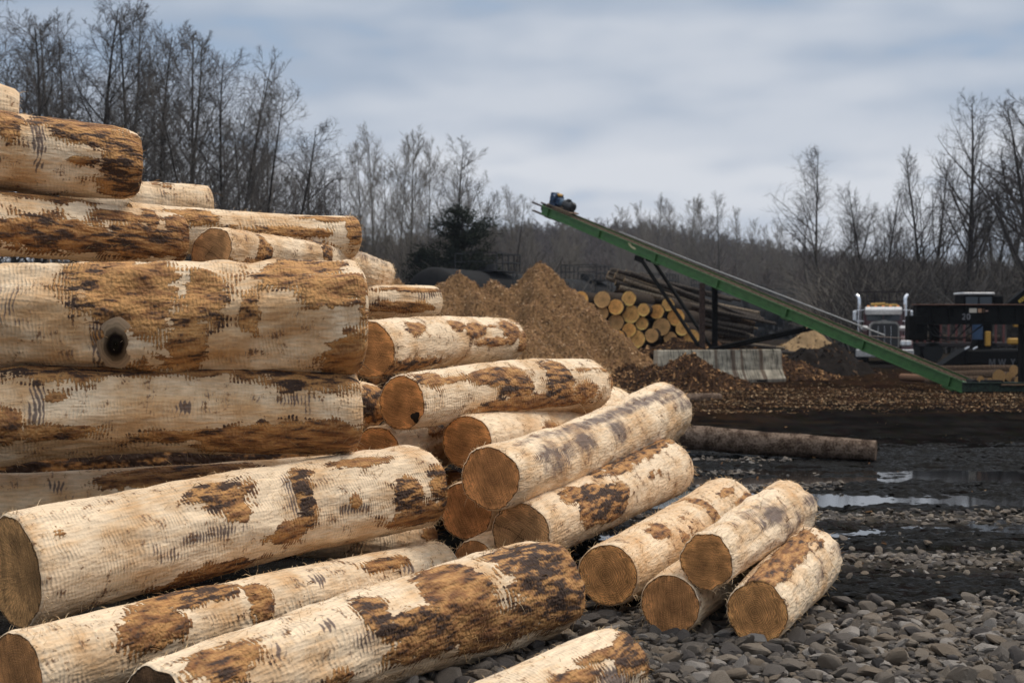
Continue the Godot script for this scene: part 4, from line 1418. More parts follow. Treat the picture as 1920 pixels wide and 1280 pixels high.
func rough_log(called: String, label: String, category: String, group: String, a: Vector3, b: Vector3, ra: float, rb: float, side: Material, ends: Material, sides := 14, seg := 6, opt_lump := 0.10) -> Node3D:
	var base := (a + b) * 0.5 - Vector3(0, (ra + rb) * 0.5, 0)
	var o := thing(called, label, category, base, group)
	var along := (b - a).normalized()
	var px := along.cross(UP).normalized()
	var py := px.cross(along)
	var s := Shape.new()
	var off := rng.randf() * 90.0
	var rings := []
	for i in seg + 1:
		var u := float(i) / seg
		var row := []
		for q in sides + 1:
			var f := TAU * (q % sides) / sides
			var r := lerpf(ra, rb, u) * (1.0 + opt_lump * field.get_noise_3d(cos(f) + off, sin(f), u * a.distance_to(b) * 0.8))
			var out := px * cos(f) + py * sin(f)
			row.append(a.lerp(b, u) + out * r - base)
			s.vert(row[-1], out, Vector2(u, float(q) / sides))
		rings.append(row)
	for i in seg:
		for q in sides:
			var c := i * (sides + 1) + q
			s.tri(c, c + 1, c + sides + 1)
			s.tri(c + 1, c + sides + 2, c + sides + 1)
	part("bark_side", s, side, o)
	for e in 2:
		var row: Array = rings[0] if e == 0 else rings[-1]
		var g := Shape.new()
		var mid := (a if e == 0 else b) - base
		var out := -along if e == 0 else along
		g.vert(mid + out * 0.002, out, Vector2(0.5, 0.5))
		for q in sides + 1:
			var f := TAU * q / sides
			g.vert(row[q] + out * 0.001, out, Vector2(0.5 + 0.49 * cos(f), 0.5 + 0.49 * sin(f)))
		for q in sides:
			g.tri(0, 1 + q, 2 + q)
		part("sawn_end", g, ends, o)
	return o


func build_yard() -> void:
	var tan_chips := [Color(0.37, 0.215, 0.112), Color(0.30, 0.165, 0.082), Color(0.41, 0.255, 0.14), Color(0.22, 0.118, 0.057), Color(0.46, 0.31, 0.18)]
	var dark_chips := [Color(0.11, 0.055, 0.026), Color(0.065, 0.034, 0.018), Color(0.17, 0.085, 0.038), Color(0.04, 0.025, 0.016), Color(0.36, 0.20, 0.09)]
	var chip_skin := worn("chip_skin", Color(0.29, 0.168, 0.078), 0.95, 0.0, 1.2, 2.0, true)
	var bark_skin := worn("bark_skin", Color(0.075, 0.040, 0.022), 0.95, 0.0, 1.2, 2.0, true)
	heap("wood_chip_pile", "big brown wood chip pile with one sharp peak, left of the concrete barrier", "wood chips",
		[[0.85, 43.0, 3.52, 0.94], [-0.6, 42.7, 2.95, 0.85, 1.1], [-1.6, 42.5, 3.12, 0.82, 1.5], [-3.8, 42.3, 3.1, 0.72, 1.5], [-6.0, 42.2, 2.8, 0.65, 1.5], [2.5, 42.0, 1.35, 0.62], [3.3, 41.6, 0.8, 0.5], [-3.0, 40.6, 1.7, 0.5], [0.5, 40.4, 1.5, 0.55]],
		Rect2(-9.5, 36.0, 15.5, 12.5), 0.12, chip_skin, 52000, tan_chips, 0.06, 0.115)
	heap("bark_pile", "small dark bark pile slumped against the front of the concrete barrier", "bark",
		[[4.62, 37.4, 0.92, 0.72], [4.1, 37.2, 0.5, 0.5], [5.4, 37.2, 0.42, 0.45], [3.6, 38.2, 0.55, 0.5], [3.3, 39.0, 0.5, 0.4]],
		Rect2(1.8, 34.6, 5.2, 5.6), 0.09, bark_skin, 9000, dark_chips, 0.085, 0.09)
	heap("bark_pile", "dark bark heaped on and behind the top of the concrete barrier", "bark",
		[[5.1, 43.9, 1.22, 0.42], [6.3, 44.6, 1.05, 0.4], [7.8, 46.0, 0.9, 0.4]],
		Rect2(3.6, 42.6, 7.0, 6.0), 0.12, bark_skin, 6500, dark_chips, 0.10, 0.07)
	heap("sand_bank", "pale tan sawdust bank under the conveyor, right of the barrier", "sawdust",
		[[11.2, 53.2, 1.6, 0.9], [10.4, 53.0, 1.1, 0.6], [9.6, 52.6, 0.6, 0.5]],
		Rect2(7.5, 49.5, 11.0, 10.0), 0.2, worn("sawdust", Color(0.36, 0.25, 0.14), 0.95, 0.0, 0.8, 2.0), 2500, [Color(0.30, 0.2, 0.1), Color(0.08, 0.05, 0.03), Color(0.4, 0.28, 0.16)], 0.12, 0.1)
	heap("soil_heap", "low black soil heap between the barrier and the white truck", "soil",
		[[10.4, 49.0, 0.95, 0.55], [11.2, 50.0, 1.0, 0.75], [9.4, 48.4, 0.4, 0.35]],
		Rect2(8.6, 45.6, 7.6, 8.0), 0.2, worn("black_soil", Color(0.018, 0.014, 0.012), 0.95, 0.0, 0.8, 3.0), 1200, [Color(0.05, 0.03, 0.02), Color(0.02, 0.015, 0.012), Color(0.2, 0.12, 0.07)], 0.13, 0.14)
	# mulch trodden into the ground
	var places := []
	for i in 42000:
		var d := 26.5 + 27.0 * pow(rng.randf(), 1.25)
		var x := rng.randf_range(1.0, 0.38 * d + 1.0)
		var a := field.get_noise_2d(x * 0.22, d * 0.9)
		var thick := smoothstep(27.5, 32.5, d + a * 4.0) * (1.0 - 0.93 * smoothstep(35.5, 39.5, d + a * 3.0))
		if x < 5.0:
			thick = maxf(thick, 0.7 * smoothstep(26.0, 29.0, d + a * 4.0))
		if rng.randf() > thick * (0.62 + 1.3 * field.get_noise_2d(x * 0.7, d * 2.0 + 9.0)):
			continue
		places.append([Vector3(x, ground_height(x, d) + 0.01, -d), UP])
	for i in 70:
		var d := rng.randf_range(7.0, 30.0)
		var x := rng.randf_range(0.05, 0.4) * d
		places.append([Vector3(x, ground_height(x, d) + 0.015, -d), UP])
	scatter("bark_mulch", self, places, [Color(0.22, 0.125, 0.062), Color(0.11, 0.058, 0.028), Color(0.17, 0.092, 0.042), Color(0.05, 0.031, 0.02), Color(0.38, 0.26, 0.15)], 0.05, "bark mulch strewn across the black yard")
	barrier()
	log_stack()
	conveyor()
	truck()
	loader()
	tank_cars()
	# single logs on the ground
	var old := worn("weathered_wood", Color(0.20, 0.145, 0.108), 0.9, 0.0, 0.7, 2.4, true)
	var old_end := worn("weathered_end", Color(0.14, 0.10, 0.075), 0.9, 0.0, 3.0, 0.6)
	rough_log("fallen_log", "long weathered grey log lying in the mud behind the pile", "log", "", Vector3(1.924, 0.247, -18.982), Vector3(4.610, 0.124, -17.980), 0.165, 0.135, old, old_end, 26, 40, 0.2)
	rough_log("log_offcut", "short grey offcut at the foot of the bark pile", "log", "", Vector3(3.255, 0.088, -30.981), Vector3(4.728, 0.032, -32.480), 0.13, 0.11, old, old_end, 16, 8)
	var bark := worn("brown_bark", Color(0.15, 0.10, 0.065), 0.95, 0.0, 2.0, 2.5, true)
	var fresh := worn("fresh_cut", Color(0.48, 0.29, 0.13), 0.85, 0.0, 3.0, 0.3)
	var few := [
		["topmost bark log of the few under the dark steel frame", Vector3(13.033, 0.298, -43.985), Vector3(14.199, 0.409, -40.186), 0.13, 0.15],
		["bark log with the tall oval cut face under the steel frame", Vector3(12.931, 0.122, -42.982), Vector3(13.503, 0.258, -39.384), 0.15, 0.20],
		["bark log with a small face right of the oval one", Vector3(13.858, 0.150, -43.983), Vector3(13.988, 0.239, -39.884), 0.12, 0.14],
		["lowest left bark log with a round face under the steel frame", Vector3(12.137, 0.023, -41.481), Vector3(12.868, 0.171, -38.983), 0.11, 0.125],
		["thin bark log next to the green conveyor tail", Vector3(12.760, 0.013, -40.981), Vector3(13.083, 0.146, -38.882), 0.08, 0.10],
		["rightmost bark log beside the steel column", Vector3(14.188, -0.039, -42.980), Vector3(14.135, 0.132, -39.582), 0.11, 0.13],
	]
	for f in few:
		rough_log("bark_log", f[0], "log", "bark logs under the steel frame", f[1], f[2], f[3], f[4], bark, fresh, 16, 6)
	rough_log("bark_log", "pinkish peeled log on the ground left of the conveyor foot", "log", "", Vector3(11.633, 0.125, -42.482), Vector3(12.480, 0.101, -41.482), 0.11, 0.12, worn("pinkish_wood", Color(0.26, 0.15, 0.10), 0.9, 0.0, 2.0, 1.0), fresh, 14, 6)


func barrier() -> void:
	var a := Vector3(4.15, 0, -41.0)
	var b := Vector3(7.98, 0, -42.5)
	var along := (b - a).normalized()
	var o := thing("concrete_barrier", "grey concrete traffic barrier with rust streaks in front of the log stack", "barrier", (a + b) * 0.5)
	o.transform.basis = Basis(along, UP, along.cross(UP))
	var half := a.distance_to(b) * 0.5
	var outline := [Vector2(-0.40, -0.1), Vector2(0.40, -0.1), Vector2(0.40, 0.09), Vector2(0.20, 0.36), Vector2(0.115, 0.94), Vector2(0.10, 0.96), Vector2(-0.10, 0.96), Vector2(-0.115, 0.94), Vector2(-0.20, 0.36), Vector2(-0.40, 0.09)]
	var s := Shape.new()
	s.slab(outline, half * 2.0, Transform3D(Basis(Vector3(0, 0, 1), UP, Vector3(-1, 0, 0)), Vector3.ZERO))
	# cast concrete, darkened by dirt that ran down it
	var m := paint("concrete", Color.WHITE, 0.9)
	var im := Image.create(512, 128, false, Image.FORMAT_RGB8)
	for y in 128:
		for x in 512:
			var a1 := clear_mid(n_low, x * 2, y * 4)
			var b1 := clear_mid(n_fine, x * 2, y * 3)
			var streak := clear_mid(n_mid, x * 3, int(y * 0.3)) - 0.5
			var v := 0.64 + (a1 - 0.5) * 0.3 + (b1 - 0.5) * 0.22 - maxf(streak, 0.0) * 0.8
			var c := Color(v, v * 0.95, v * 0.85)
			for at in [[0.46, 0.010], [0.60, 0.014], [0.67, 0.008], [0.83, 0.012]]:
				var w: float = absf(x / 512.0 - at[0] - streak * 0.01) / at[1]
				if w < 1.6:
					c = c.lerp(Color(0.30, 0.23, 0.19), clampf(1.6 - w, 0.0, 0.75) * (0.5 + b1 * 0.6))
			if y > 108:
				c = c.lerp(Color(0.35, 0.31, 0.28), (y - 108) / 30.0)
			im.set_pixel(x, y, c)
	m.albedo_texture = ImageTexture.create_from_image(im)
	m.heightmap_enabled = true
	m.heightmap_texture = mats["relief"]
	m.heightmap_scale = 1.0
	for i in s.t.size():
		s.t[i] = Vector2((s.v[i].x + half) / (2 * half), 1.0 - clampf(s.v[i].y, 0.0, 1.0))
	part("barrier_body", s, m, o)
	for x in [-0.55, 0.5]:
		var g := Shape.new()
		g.box(Vector3(x * half * 1.2, 0.045, 0.403), Vector3(0.35, 0.07, 0.006))
		part("drain_slot", g, paint("slot_dark", Color(0.03, 0.028, 0.026), 0.9), o)
	var lug := Shape.new()
	lug.tube([Vector3(half, 0.86, 0), Vector3(half + 0.09, 0.86, 0), Vector3(half + 0.09, 0.76, 0), Vector3(half, 0.74, 0)], [0.03, 0.03, 0.03, 0.03], 6)
	part("joining_loop", lug, worn("light_steel", Color(0.3, 0.29, 0.28), 0.6, 0.4, 3.0), o)


func log_stack() -> void:
	var bark := worn("stack_bark", Color(0.085, 0.066, 0.052), 0.95, 0.0, 2.0, 3.0, true)
	var faces := []
	for k in 3:
		var m: StandardMaterial3D = cut_material([6, 7, 8][k])
		faces.append(m)
	var spots := [[2.28, 2.53, 0.238], [2.99, 2.52, 0.258], [3.87, 2.55, 0.228], [5.18, 2.35, 0.198], [2.59, 2.22, 0.173], [2.98, 2.08, 0.208], [3.43, 2.27, 0.238], [3.94, 2.03, 0.273], [4.34, 2.18, 0.198], [4.80, 2.12, 0.228], [5.44, 1.94, 0.268], [3.44, 1.76, 0.258], [2.99, 1.68, 0.188], [3.88, 1.51, 0.218], [4.30, 1.72, 0.198], [4.96, 1.61, 0.268], [5.63, 1.55, 0.208], [3.50, 1.24, 0.248], [4.11, 1.21, 0.273], [4.61, 1.33, 0.218], [5.95, 1.26, 0.248], [5.25, 1.24, 0.198]]
	var rows := ["top row", "upper middle row", "lower middle row", "bottom row"]
	var order := []
	for q in spots:
		order.append(q)
	order.sort_custom(func(p, q): return p[1] > q[1])
	var counts := [0, 0, 0, 0]
	for i in order.size():
		var q: Array = order[i]
		var row := mini(3, int(i * 4.0 / order.size()))
		var mates := order.slice(int(ceil(row * order.size() / 4.0)), int(ceil((row + 1) * order.size() / 4.0)))
		var place := 0
		for t in order.size():
			if mini(3, int(t * 4.0 / order.size())) == row and order[t][0] < q[0]:
				place += 1
		var a := Vector3(q[0], q[1], -46.9 - rng.randf() * 0.3)
		var b := a + Vector3(0.75 + rng.randf() * 0.2, -0.05, -2.2)
		rough_log("stacked_log", "bark-covered log in the %s of the stack behind the barrier, %s from left" % [rows[row], ordinal(place)], "log", "bark logs stacked with their cut faces showing", a, b, q[2] * 1.1, q[2] * 1.05, bark, faces[i % 3], 18, 4)
	# the heap of thin poles behind the stack
	var grey := worn("pole_bark", Color(0.115, 0.098, 0.084), 0.95, 0.0, 2.0, 2.0, true)
	var brown := worn("pole_bark_brown", Color(0.14, 0.10, 0.07), 0.95, 0.0, 2.0, 2.0, true)
	var light := worn("pole_peeled", Color(0.30, 0.24, 0.175), 0.9, 0.0, 2.0, 1.0, true)
	var cut := worn("pole_cut", Color(0.42, 0.29, 0.17), 0.9, 0.0, 4.0, 0.3)
	var tiers := ["topmost", "second", "third", "fourth", "fifth", "sixth", "seventh", "eighth", "ninth", "lowest"]
	for i in 112:
		var f := float(i) / 111.0
		var hl := 0.12 + 3.5 * f + rng.randfn() * 0.05
		var d := rng.randf_range(49.6, 50.4) + (0.0 if i % 3 else rng.randf() * 2.0)
		var x0 := 3.0 + rng.randf() * 1.4 + 0.25 * f
		var ln := rng.randf_range(3.8, 6.0) * (1.0 - 0.20 * f)
		var hr := hl * (0.60 + 0.04 * rng.randfn()) + 0.05
		var r := rng.randf_range(0.055, 0.11)
		var kind := rng.randi() % 8
		var look: String = ["grey", "grey", "grey", "brown", "brown", "grey", "pale peeled", "grey"][kind]
		rough_log("thin_pole", "%s pole, %s, in the %s layer of the heap behind the log stack" % [look, "long" if ln > 4.3 else ("middling" if ln > 3.6 else "short"), tiers[9 - mini(9, int(f * 10.0))]], "pole", "thin poles heaped behind the log stack",
			Vector3(x0, hl, -d), Vector3(x0 + ln, maxf(hr, 0.1), -d + rng.randf_range(-0.5, 0.4)), r * 1.1, r * 0.8, [grey, grey, grey, brown, brown, grey, light, grey][kind], cut, 8, 4)


# ---------------------------------------------------------------- conveyor, truck, loader, tank cars
func conveyor() -> void:
	var foot := Vector3(11.636, 0.103, -35.981)
	var head := Vector3(1.237, 5.724, -50.056)
	var along := (head - foot).normalized()
	var side := along.cross(UP).normalized()
	if side.z < 0.0:
		side = -side
	var over := side.cross(along)
	if over.y < 0.0:
		over = -over
	var ln := foot.distance_to(head)
	var o := thing("conveyor", "long green inclined conveyor with a blue motor at its raised end", "conveyor", Vector3(foot.x, 0, foot.z))
	var frame := Basis(along, over, along.cross(over))
	var zs := 1.0 if frame.z.z > 0.0 else -1.0
	var at := func(u: float, up: float, out: float) -> Vector3: return foot + along * u + over * up + frame.z * zs * out - o.position
	var green := worn("green_paint", Color(0.060, 0.190, 0.048), 0.55, 0.0, 0.6, 0.3)
	var black := worn("black_steel", Color(0.010, 0.0098, 0.0098), 0.75, 0.0, 1.5, 0.3)
	var rust := worn("rusty_steel", Color(0.075, 0.042, 0.030), 0.8, 0.2, 1.5, 0.5, true)
	var rail := worn("rail_steel", Color(0.42, 0.42, 0.42), 0.45, 0.5, 1.5, 0.2)
	# two side panels, each a channel with turned flanges
	for z in [-1.0, 1.0]:
		var s := Shape.new()
		s.box(at.call(ln * 0.5, 0.0, z * 0.22), Vector3(ln, 0.27, 0.02), frame, 0.005)
		s.box(at.call(ln * 0.5, 0.138, z * 0.25), Vector3(ln, 0.02, 0.09), frame, 0.004)
		s.box(at.call(ln * 0.5, -0.138, z * 0.25), Vector3(ln, 0.02, 0.09), frame, 0.004)
		part("side_panel", s, green, o)
	for k in 7:
		var s := Shape.new()
		var u := 0.5 + k * (ln - 0.9) / 6.0
		s.box(at.call(u, 0.0, 0.262), Vector3(0.05, 0.252, 0.06), frame, 0.004)
		s.box(at.call(u, -0.165, 0.0), Vector3(0.09, 0.03, 0.44), frame)
		if k % 2 == 0:
			s.box(at.call(u, -0.175, 0.20), Vector3(0.36, 0.07, 0.12), frame, 0.01)
		part("stiffener", s, green, o)
	var belt := Shape.new()
	belt.box(at.call(ln * 0.5, 0.10, 0.0), Vector3(ln - 0.2, 0.03, 0.40), frame)
	part("belt", belt, worn("dirty_belt", Color(0.10, 0.072, 0.048), 0.95, 0.0, 1.2, 1.5, true), o)
	var lip := Shape.new()
	lip.box(at.call(ln * 0.5, 0.154, 0.235), Vector3(ln - 0.3, 0.022, 0.06), frame, 0.006)
	lip.box(at.call(ln * 0.5, 0.154, -0.235), Vector3(ln - 0.3, 0.022, 0.06), frame, 0.006)
	part("belt_guide", lip, worn("dusty_guide", Color(0.125, 0.095, 0.066), 0.9, 0.0, 1.0, 0.8, true), o)
	var rl := Shape.new()
	rl.tube([at.call(3.2, 0.34, -0.28), at.call(7.0, 0.28, -0.28), at.call(ln * 0.55, 0.22, -0.28), at.call(ln * 0.80, 0.19, -0.27)], [0.022, 0.022, 0.022, 0.02], 6, true)
	part("cable_pipe", rl, rail, o)
	# drive at the raised end
	var tip := Shape.new()
	tip.box(at.call(ln + 0.22, 0.10, 0.20), Vector3(0.9, 0.06, 0.05), frame, 0.01)
	tip.box(at.call(ln + 0.22, 0.10, -0.20), Vector3(0.9, 0.06, 0.05), frame, 0.01)
	tip.box(at.call(ln - 0.3, -0.16, 0.22), Vector3(1.6, 0.05, 0.12), frame, 0.01)
	part("take_up_arm", tip, rust, o)
	var drum := Shape.new()
	drum.tube([at.call(ln - 0.05, 0.05, -0.21), at.call(ln - 0.05, 0.05, 0.21)], [0.15, 0.15], 16, true)
	part("head_drum", drum, black, o)
	var plate := Shape.new()
	plate.box(at.call(ln - 0.95, 0.265, 0.08), Vector3(1.4, 0.04, 0.36), frame, 0.01)
	part("motor_base", plate, worn("weathered_plank", Color(0.30, 0.22, 0.16), 0.9, 0.0, 2.0, 0.6), o)
	var blue := worn("blue_paint", Color(0.026, 0.072, 0.165), 0.6, 0.0, 2.0, 0.2)
	var drv := func(u: float, up: float, out: float) -> Vector3: return at.call(ln - 0.75 + (u - ln + 0.75) * 0.7, 0.29 + (up - 0.27) * 0.7, out * 0.7)
	var box := Shape.new()
	box.box(drv.call(ln - 0.42, 0.56, 0.12), Vector3(0.294, 0.378, 0.294), frame, 0.05)
	box.box(drv.call(ln - 0.72, 0.52, 0.12), Vector3(0.210, 0.280, 0.252), frame, 0.05)
	box.tube([drv.call(ln - 0.42, 0.62, -0.2), drv.call(ln - 0.42, 0.62, 0.42)], [0.119, 0.119], 14, true)
	for k in 6:
		var f := TAU * k / 6.0
		box.tube([drv.call(ln - 0.42 + 0.13 * cos(f), 0.62 + 0.13 * sin(f), 0.40), drv.call(ln - 0.42 + 0.13 * cos(f), 0.62 + 0.13 * sin(f), 0.45)], [0.017, 0.017], 6, true)
	box.box(drv.call(ln - 0.2, 0.56, 0.12), Vector3(0.021, 0.420, 0.336), frame)
	box.box(drv.call(ln - 0.58, 0.56, 0.12), Vector3(0.021, 0.420, 0.336), frame)
	box.box(drv.call(ln - 0.42, 0.30, 0.12), Vector3(0.350, 0.042, 0.350), frame, 0.01)
	var gear := part("gearbox", box, blue, o)
	var cap := Shape.new()
	cap.box(drv.call(ln - 0.60, 0.82, 0.12), Vector3(0.168, 0.098, 0.196), frame, 0.03)
	part("yellow_cap", cap, worn("yellow_paint", Color(0.62, 0.34, 0.05), 0.5, 0.0, 2.0, 0.2), gear)
	var neck := Shape.new()
	neck.tube([drv.call(ln - 0.88, 0.50, 0.12), drv.call(ln - 0.95, 0.50, 0.12), drv.call(ln - 1.12, 0.50, 0.12)], [0.140, 0.112, 0.133], 14, true)
	part("coupling", neck, worn("pale_blue", Color(0.06, 0.12, 0.20), 0.6, 0.1, 2.0, 0.2), o)
	var motor := Shape.new()
	motor.tube([drv.call(ln - 1.12, 0.50, 0.12), drv.call(ln - 1.15, 0.50, 0.12), drv.call(ln - 1.62, 0.50, 0.12), drv.call(ln - 1.66, 0.50, 0.12), drv.call(ln - 1.78, 0.50, 0.12), drv.call(ln - 1.84, 0.50, 0.12)], [0.126, 0.158, 0.158, 0.168, 0.164, 0.112], 18, true)
	for k in 12:
		var f := TAU * k / 12.0
		motor.box(drv.call(ln - 1.38, 0.50 + 0.23 * sin(f), 0.12 + 0.23 * cos(f)), Vector3(0.308, 0.014, 0.014), frame)
	motor.box(drv.call(ln - 1.4, 0.76, 0.12), Vector3(0.140, 0.070, 0.112), frame, 0.015)
	motor.box(drv.call(ln - 1.7, 0.27, 0.12), Vector3(0.084, 0.084, 0.252), frame, 0.01)
	part("motor", motor, worn("motor_grey", Color(0.05, 0.052, 0.058), 0.5, 0.3, 2.0, 0.2), o)
	var wire := Shape.new()
	wire.tube([drv.call(ln - 1.4, 0.80, 0.15), drv.call(ln - 1.65, 0.82, 0.2), drv.call(ln - 1.95, 0.62, 0.25), drv.call(ln - 2.15, 0.2, 0.3)], [0.013, 0.013, 0.013, 0.013], 5)
	part("motor_cable", wire, black, o)
	var sticker := Shape.new()
	sticker.slab([Vector2(-0.22, 0.07), Vector2(-0.12, 0.0), Vector2(0.02, -0.04), Vector2(0.16, -0.05), Vector2(0.24, -0.02), Vector2(0.14, 0.02), Vector2(-0.02, 0.03), Vector2(-0.10, 0.09)], 0.006, Transform3D(Basis(-along, over, (-along).cross(over)), at.call(ln - 5.0, 0.02, 0.236)))
	part("flaked_sticker", sticker, paint("cream_print", Color(0.58, 0.52, 0.30), 0.7), o)
	# legs on the barrier's far side and diagonal struts
	var leg_u := ln * 0.535
	for z in [-0.24, 0.30]:
		var top: Vector3 = at.call(leg_u, -0.16, z)
		var s := Shape.new()
		var low := Vector3(top.x, 0.02 - o.position.y, top.z)
		s.box((top + low) * 0.5, Vector3(0.17, top.y - low.y, 0.13), Basis(), 0.01)
		s.box(low + Vector3(0, 0.02, 0), Vector3(0.4, 0.03, 0.35))
		part("support_leg", s, rust if z > 0 else black, o)
	for z in [-0.22, 0.27]:
		var s := Shape.new()
		var p0: Vector3 = at.call(ln * 0.70, -0.19, z)
		var leg: Vector3 = at.call(leg_u, 0, z)
		s.tube([p0, Vector3(leg.x - 0.1, 0.95, leg.z)], [0.06, 0.06], 8, true)
		s.box(p0 + Vector3(-0.02, -0.06, 0), Vector3(0.35, 0.16, 0.10), frame)
		part("diagonal_strut", s, black, o)
		var q := Shape.new()
		q.tube([Vector3(leg.x, 0.9, leg.z), at.call(ln * 0.30, -0.19, z)], [0.05, 0.05], 8, true)
		part("lower_brace", q, black, o)
	# level tail section on the ground
	var tail := Shape.new()
	tail.box(Vector3(1.1, 0.13, 0.36), Vector3(2.9, 0.22, 0.05), Basis(), 0.01)
	tail.box(Vector3(1.1, 0.13, -0.36), Vector3(2.9, 0.22, 0.05), Basis(), 0.01)
	tail.box(Vector3(1.1, 0.25, 0.40), Vector3(2.9, 0.025, 0.12), Basis(), 0.005)
	for k in 5:
		tail.box(Vector3(-0.1 + k * 0.62, 0.06, 0.0), Vector3(0.08, 0.06, 0.66))
	part("tail_frame", tail, worn("dirty_dark_green", Color(0.018, 0.040, 0.020), 0.7, 0.0, 1.2, 0.5, true), o)
	var tb := Shape.new()
	tb.box(Vector3(1.35, 0.20, 0.45), Vector3(1.5, 0.04, 0.08), Basis(), 0.01)
	part("tail_board", tb, worn("tail_plank", Color(0.22, 0.15, 0.10), 0.9, 0.0, 2.0, 0.5), o)
	var hub := Shape.new()
	hub.box(Vector3(0.45, 0.23, 0.2), Vector3(0.5, 0.16, 0.35), Basis(), 0.03)
	hub.tube([Vector3(0.0, 0.2, -0.33), Vector3(0.0, 0.2, 0.33)], [0.12, 0.12], 14, true)
	part("tail_drum", hub, black, o)
	var cable := Shape.new()
	var pts := []
	var rr := []
	var c0 := Vector3(9.172, 1.409, -36.399)
	var c1 := Vector3(13.672, 1.246, -35.396)
	for k in 7:
		var f := k / 12.0
		pts.append(c0.lerp(c1, f) - Vector3(0, 0.05 * sin(f * PI), 0))
		rr.append(0.016)
	cable.tube(pts, rr, 5)
	tag(part("steel_cable", cable, worn("old_cable", Color(0.22, 0.17, 0.15), 0.7), self), "thin steel cable stretched from the conveyor to the dark frame", "cable")


